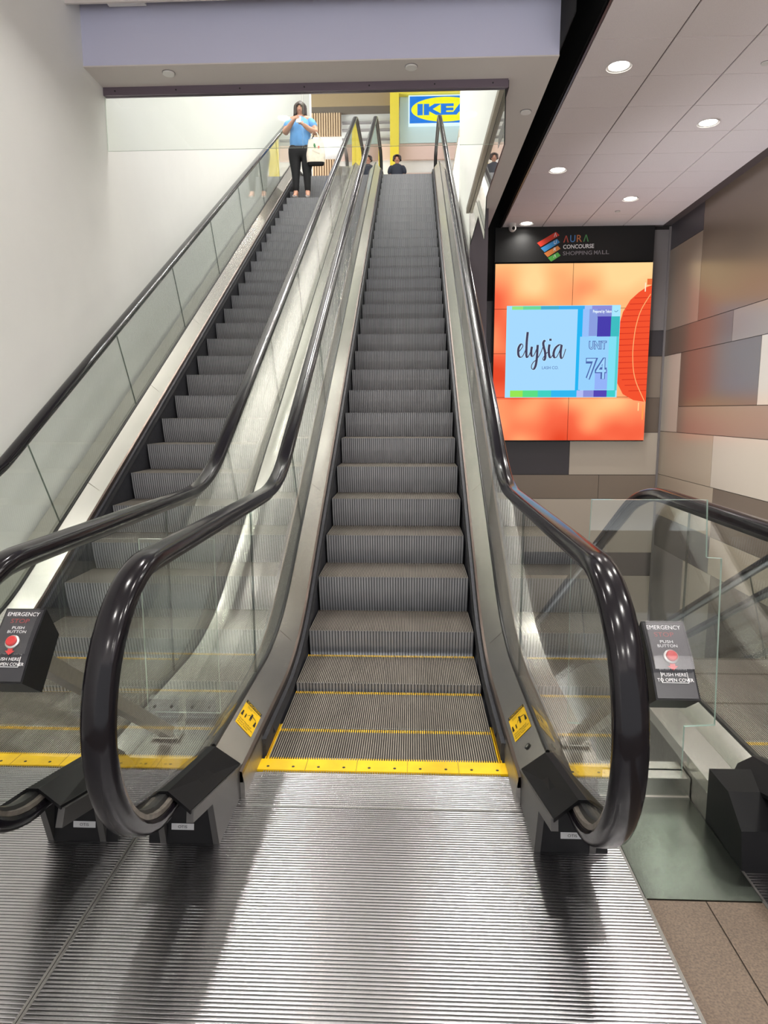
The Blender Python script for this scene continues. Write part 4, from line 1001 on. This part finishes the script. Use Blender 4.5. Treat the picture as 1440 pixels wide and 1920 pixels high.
Ed = [('pelvis', 'waist'), ('waist', 'chest'), ('chest', 'uchest'), ('uchest', 'neck'), ('neck', 'jaw'), ('jaw', 'head'), ('head', 'crown'), ('head', 'nose'), ('head', 'earl'), ('head', 'earr'),
      ('uchest', 'shl'), ('shl', 'ell'), ('ell', 'wrl'), ('uchest', 'shr'), ('shr', 'elr'), ('elr', 'wrr'),
      ('pelvis', 'hipl'), ('hipl', 'knl'), ('knl', 'anl'), ('anl', 'tol'), ('anl', 'hel'), ('pelvis', 'hipr'), ('hipr', 'knr'), ('knr', 'anr'), ('anr', 'tor'), ('anr', 'her')]
hand_joints(J, Ed, 'L', 'wrl', (-.035, -.262, 1.215), [((.012, -.004, .022), (.022, .0, .012), (.018, .008, -.004)), ((.020, -.004, .010), (.024, .002, .004), (.016, .010, -.008)), ((.020, -.004, -.004), (.022, .004, -.004), (.014, .010, -.008)), ((.016, -.002, -.018), (.018, .004, -.008), (.012, .010, -.006))], ((.004, -.006, .020), (.020, -.004, .022)))
hand_joints(J, Ed, 'R', 'wrr', (.045, -.250, 1.140), [((-.012, -.004, .026), (-.018, -.006, .014), (-.014, .006, .006)), ((-.018, -.004, .012), (-.022, -.006, .006), (-.014, .006, .004)), ((-.018, -.004, -.002), (-.020, -.006, .000), (-.012, .006, .002)), ((-.014, -.002, -.016), (-.016, -.004, -.004), (-.010, .006, .0))], ((.010, -.004, .022), (-.006, -.004, .030)))
skin('body', J, Ed, 'pelvis', SKIN, Wm, None)
BLUE = mat('blue_tshirt', RGB(96, 158, 222), 0.8, noise=0.08, nscale=12); BLK = mat('black_trousers', RGB(20, 20, 24), 0.8); SHOE = mat('pale_shoes', RGB(190, 184, 186), 0.6)
def shirt(name, P, m, rings, slv, k=1.0):
    b = MB(); n = 28
    R_ = []
    for z, rx, ry, yo in rings:
        R_.append([(k*rx*math.cos(2*PI*j/n), k*(yo+ry*math.sin(2*PI*j/n)), k*z) for j in range(n)])
    b.loft(R_, 0)
    for s_ in (-1, 1):
        b.tube([(k*s_*x, k*y, k*z) for x, y, z, r in slv], [k*q[3] for q in slv], 0, 16)
    o = b.obj(name, m, P); sb = o.modifiers.new('soft', 'SUBSURF'); sb.levels = 1; sb.render_levels = 1
    return o
shirt('tshirt', Wm, BLUE, [(.80, .178, .150, 0), (.84, .186, .158, -.005), (.93, .188, .168, -.018), (1.0, .180, .166, -.02), (1.08, .172, .155, -.018), (1.16, .172, .150, -.018), (1.22, .170, .132, -.008), (1.27, .160, .105, 0), (1.305, .125, .085, 0), (1.33, .072, .066, 0), (1.335, .066, .060, 0)],
      [(.10, 0, 1.265, .055), (.160, -.002, 1.262, .072), (.205, -.015, 1.195, .078), (.238, -.035, 1.125, .076)])
Jt = {'wb': (0, 0, .92, .195, .160), 'pelvis': (0, 0, .84, .205, .170), 'hipl': (-.100, 0, .72, .145), 'knl': (-.096, -.015, .45, .078), 'anl': (-.100, .008, .100, .052), 'hipr': (.100, 0, .72, .145), 'knr': (.096, -.015, .45, .078), 'anr': (.105, .008, .100, .052)}
skin('trousers', Jt, [('wb', 'pelvis'), ('pelvis', 'hipl'), ('hipl', 'knl'), ('knl', 'anl'), ('pelvis', 'hipr'), ('hipr', 'knr'), ('knr', 'anr')], 'pelvis', BLK, Wm, None)
for s in (-1, 1):
    skin('shoe', {'h': (s*.100, .045, .036, .040, .032), 'm': (s*.106, -.04, .038, .044, .034), 't': (s*.116, -.125, .030, .040, .026)}, [('h', 'm'), ('m', 't')], 'm', SHOE, Wm, None, 2)
head_parts(Wm, 0, -.018, 1.455, -1, 0.115)
b = MB(); b.box(-0.036, 0.036, -0.006, 0.006, -0.07, 0.07); o = b.obj('phone', 'lampring'); o.location = (wx+0.012, wy-0.275, wz+1.175); o.rotation_euler = (math.radians(-35), 0, 0)
tag(o, 'pale mobile phone held in both hands of the woman on the escalator', 'phone')
# tote bag hanging from her forearm
tb = thing('tote_bag', 'cream tote bag with a green leaf print hanging from the woman\'s arm', 'bag', (wx+0.265, wy-0.10, wz+0.55))
b = MB(); rings = []
for z, w_, d_ in ((0.0, .125, .040), (.012, .150, .060), (.12, .160, .068), (.26, .145, .055), (.38, .120, .030)):
    rings.append([(w_*math.copysign(abs(math.cos(2*PI*k/20))**0.5, math.cos(2*PI*k/20)), d_*math.copysign(abs(math.sin(2*PI*k/20))**0.6, math.sin(2*PI*k/20)), z) for k in range(20)])
b.loft(rings[1:], 0); b.obj('bag_body', mat('cream_canvas', RGB(222, 212, 196), 0.9, noise=0.08, nscale=20), tb)
b = MB(); b.loft([[(p[0]*1.01, p[1]*1.01, p[2]-0.03) for p in rings[0]], [(p[0]*1.01, p[1]*1.01, p[2]+0.02) for p in rings[1]]], 0); b.obj('bag_base', BLK, tb)
b = MB(); b.tube([(-.09, -.03, .37), (-.05, -.03, .47), (-.01, 0, .515), (.03, -.02, .47), (.08, -.03, .37)], 0.008, 0, 6); b.obj('strap', mat('canvas_strap', RGB(226, 218, 204), 0.9), tb)
b = MB(); b.tube([(-.08, .03, .37), (-.03, .03, .47), (-.005, .01, .515), (.035, .02, .47), (.09, .03, .37)], 0.008, 0, 6); b.obj('strap', BLK, tb)
b = MB(); b.poly([(-.03, -.071, .26), (.0, -.072, .21), (.01, -.071, .25), (.0, -.069, .29), (-.02, -.068, .30)]); b.obj('leaf_print', mat('leaf_green', RGB(40, 120, 70), 0.8), tb)
b = MB(); b.poly([(.045, -.070, .22), (.065, -.070, .215), (.075, -.068, .25), (.05, -.067, .255)]); b.obj('red_print', mat('print_red', RGB(220, 80, 80), 0.8), tb)
b = MB()
for k in range(7):
    x = -.05+.018*k; z = .17-.008*k
    b.tube([(x, -.0745, z), (x+.008, -.0745, z+.025), (x+.016, -.0745, z-.004)], 0.0012, 0, 4)
b.obj('line_print', 'black', tb)

# person on the upper landing
px, py, pz = -0.262, 16.6, 5.93
Pm = thing('person', 'dark-haired person in a dark top standing beyond the top of the middle escalator', 'person', (px, py, pz))
k_ = 0.80
def sc3(J): return {n: tuple([v*k_ for v in p]) for n, p in J.items()}
J2 = {'pelvis': (0, 0, .86, .12, .09), 'waist': (0, 0, 1.0, .12, .09), 'chest': (0, 0, 1.15, .13, .09), 'uchest': (0, .005, 1.255, .105, .075), 'neck': (0, 0, 1.33, .048, .048), 'jaw': (0, -.028, 1.40, .068, .068), 'head': (0, -.018, 1.465, .088, .096), 'crown': (0, -.005, 1.530, .062, .07), 'nose': (0, -.108, 1.45, .013), 'earl': (-.095, -.01, 1.455, .014), 'earr': (.095, -.01, 1.455, .014),
      'shl': (-.17, 0, 1.25, .055), 'ell': (-.20, .02, .98, .04), 'wrl': (-.19, -.04, .76, .026), 'hdl': (-.19, -.05, .68, .026, .014), 'shr': (.17, 0, 1.25, .055), 'elr': (.20, .02, .98, .04), 'wrr': (.19, -.04, .76, .026), 'hdr': (.19, -.05, .68, .026, .014),
      'hipl': (-.09, 0, .78, .09), 'knl': (-.09, -.01, .45, .06), 'anl': (-.09, .01, .08, .038), 'tol': (-.1, -.12, .03, .03), 'hipr': (.09, 0, .78, .09), 'knr': (.09, -.01, .45, .06), 'anr': (.09, .01, .08, .038), 'tor': (.1, -.12, .03, .03)}
E2 = [('pelvis', 'waist'), ('waist', 'chest'), ('chest', 'uchest'), ('uchest', 'neck'), ('neck', 'jaw'), ('jaw', 'head'), ('head', 'crown'), ('head', 'nose'), ('head', 'earl'), ('head', 'earr'), ('uchest', 'shl'), ('shl', 'ell'), ('ell', 'wrl'), ('wrl', 'hdl'), ('uchest', 'shr'), ('shr', 'elr'), ('elr', 'wrr'), ('wrr', 'hdr'), ('pelvis', 'hipl'), ('hipl', 'knl'), ('knl', 'anl'), ('anl', 'tol'), ('pelvis', 'hipr'), ('hipr', 'knr'), ('knr', 'anr'), ('anr', 'tor')]
for s_, sg in (('l', -1), ('r', 1)):
    for k in range(4):
        a_ = 'h%s%d' % (s_, k); x = sg*.19; y = -.075+.016*k
        J2[a_+'a'] = (x, y, .64, .010); J2[a_+'b'] = (x-sg*.006, y-.002, .595-0.005*(k == 3), .0085)
        E2 += [('hd'+s_, a_+'a'), (a_+'a', a_+'b')]
    J2['t'+s_] = (x-sg*.02, -.085, .665, .010); E2.append(('wr'+s_, 't'+s_))
skin('body', sc3(J2), E2, 'pelvis', mat('skin_tanned', RGB(180, 128, 104), 0.55), Pm, None)
NAVY = mat('dark_navy_top', RGB(30, 36, 50), 0.8)
shirt('top', Pm, NAVY, [(.78, .172, .140, 0), (.9, .172, .138, 0), (1.0, .168, .130, 0), (1.15, .180, .128, 0), (1.24, .190, .118, 0), (1.285, .160, .100, 0), (1.325, .080, .072, 0), (1.335, .070, .064, 0)],
      [(.10, 0, 1.24, .07), (.165, 0, 1.235, .088), (.20, .005, 1.15, .082), (.205, .01, 1.05, .075)], k_)
skin('trousers', sc3({'pelvis': (0, 0, .86, .14, .11), 'hipl': (-.09, 0, .74, .10), 'knl': (-.09, -.01, .45, .07), 'anl': (-.09, .01, .10, .05), 'hipr': (.09, 0, .74, .10), 'knr': (.09, -.01, .45, .07), 'anr': (.09, .01, .10, .05)}), [('pelvis', 'hipl'), ('hipl', 'knl'), ('knl', 'anl'), ('pelvis', 'hipr'), ('hipr', 'knr'), ('knr', 'anr')], 'pelvis', BLK, Pm, None)
head_parts(Pm, 0, -.016*k_, 1.462*k_, -1, 0.03, 0.88)
bpy.context.view_layer.update()
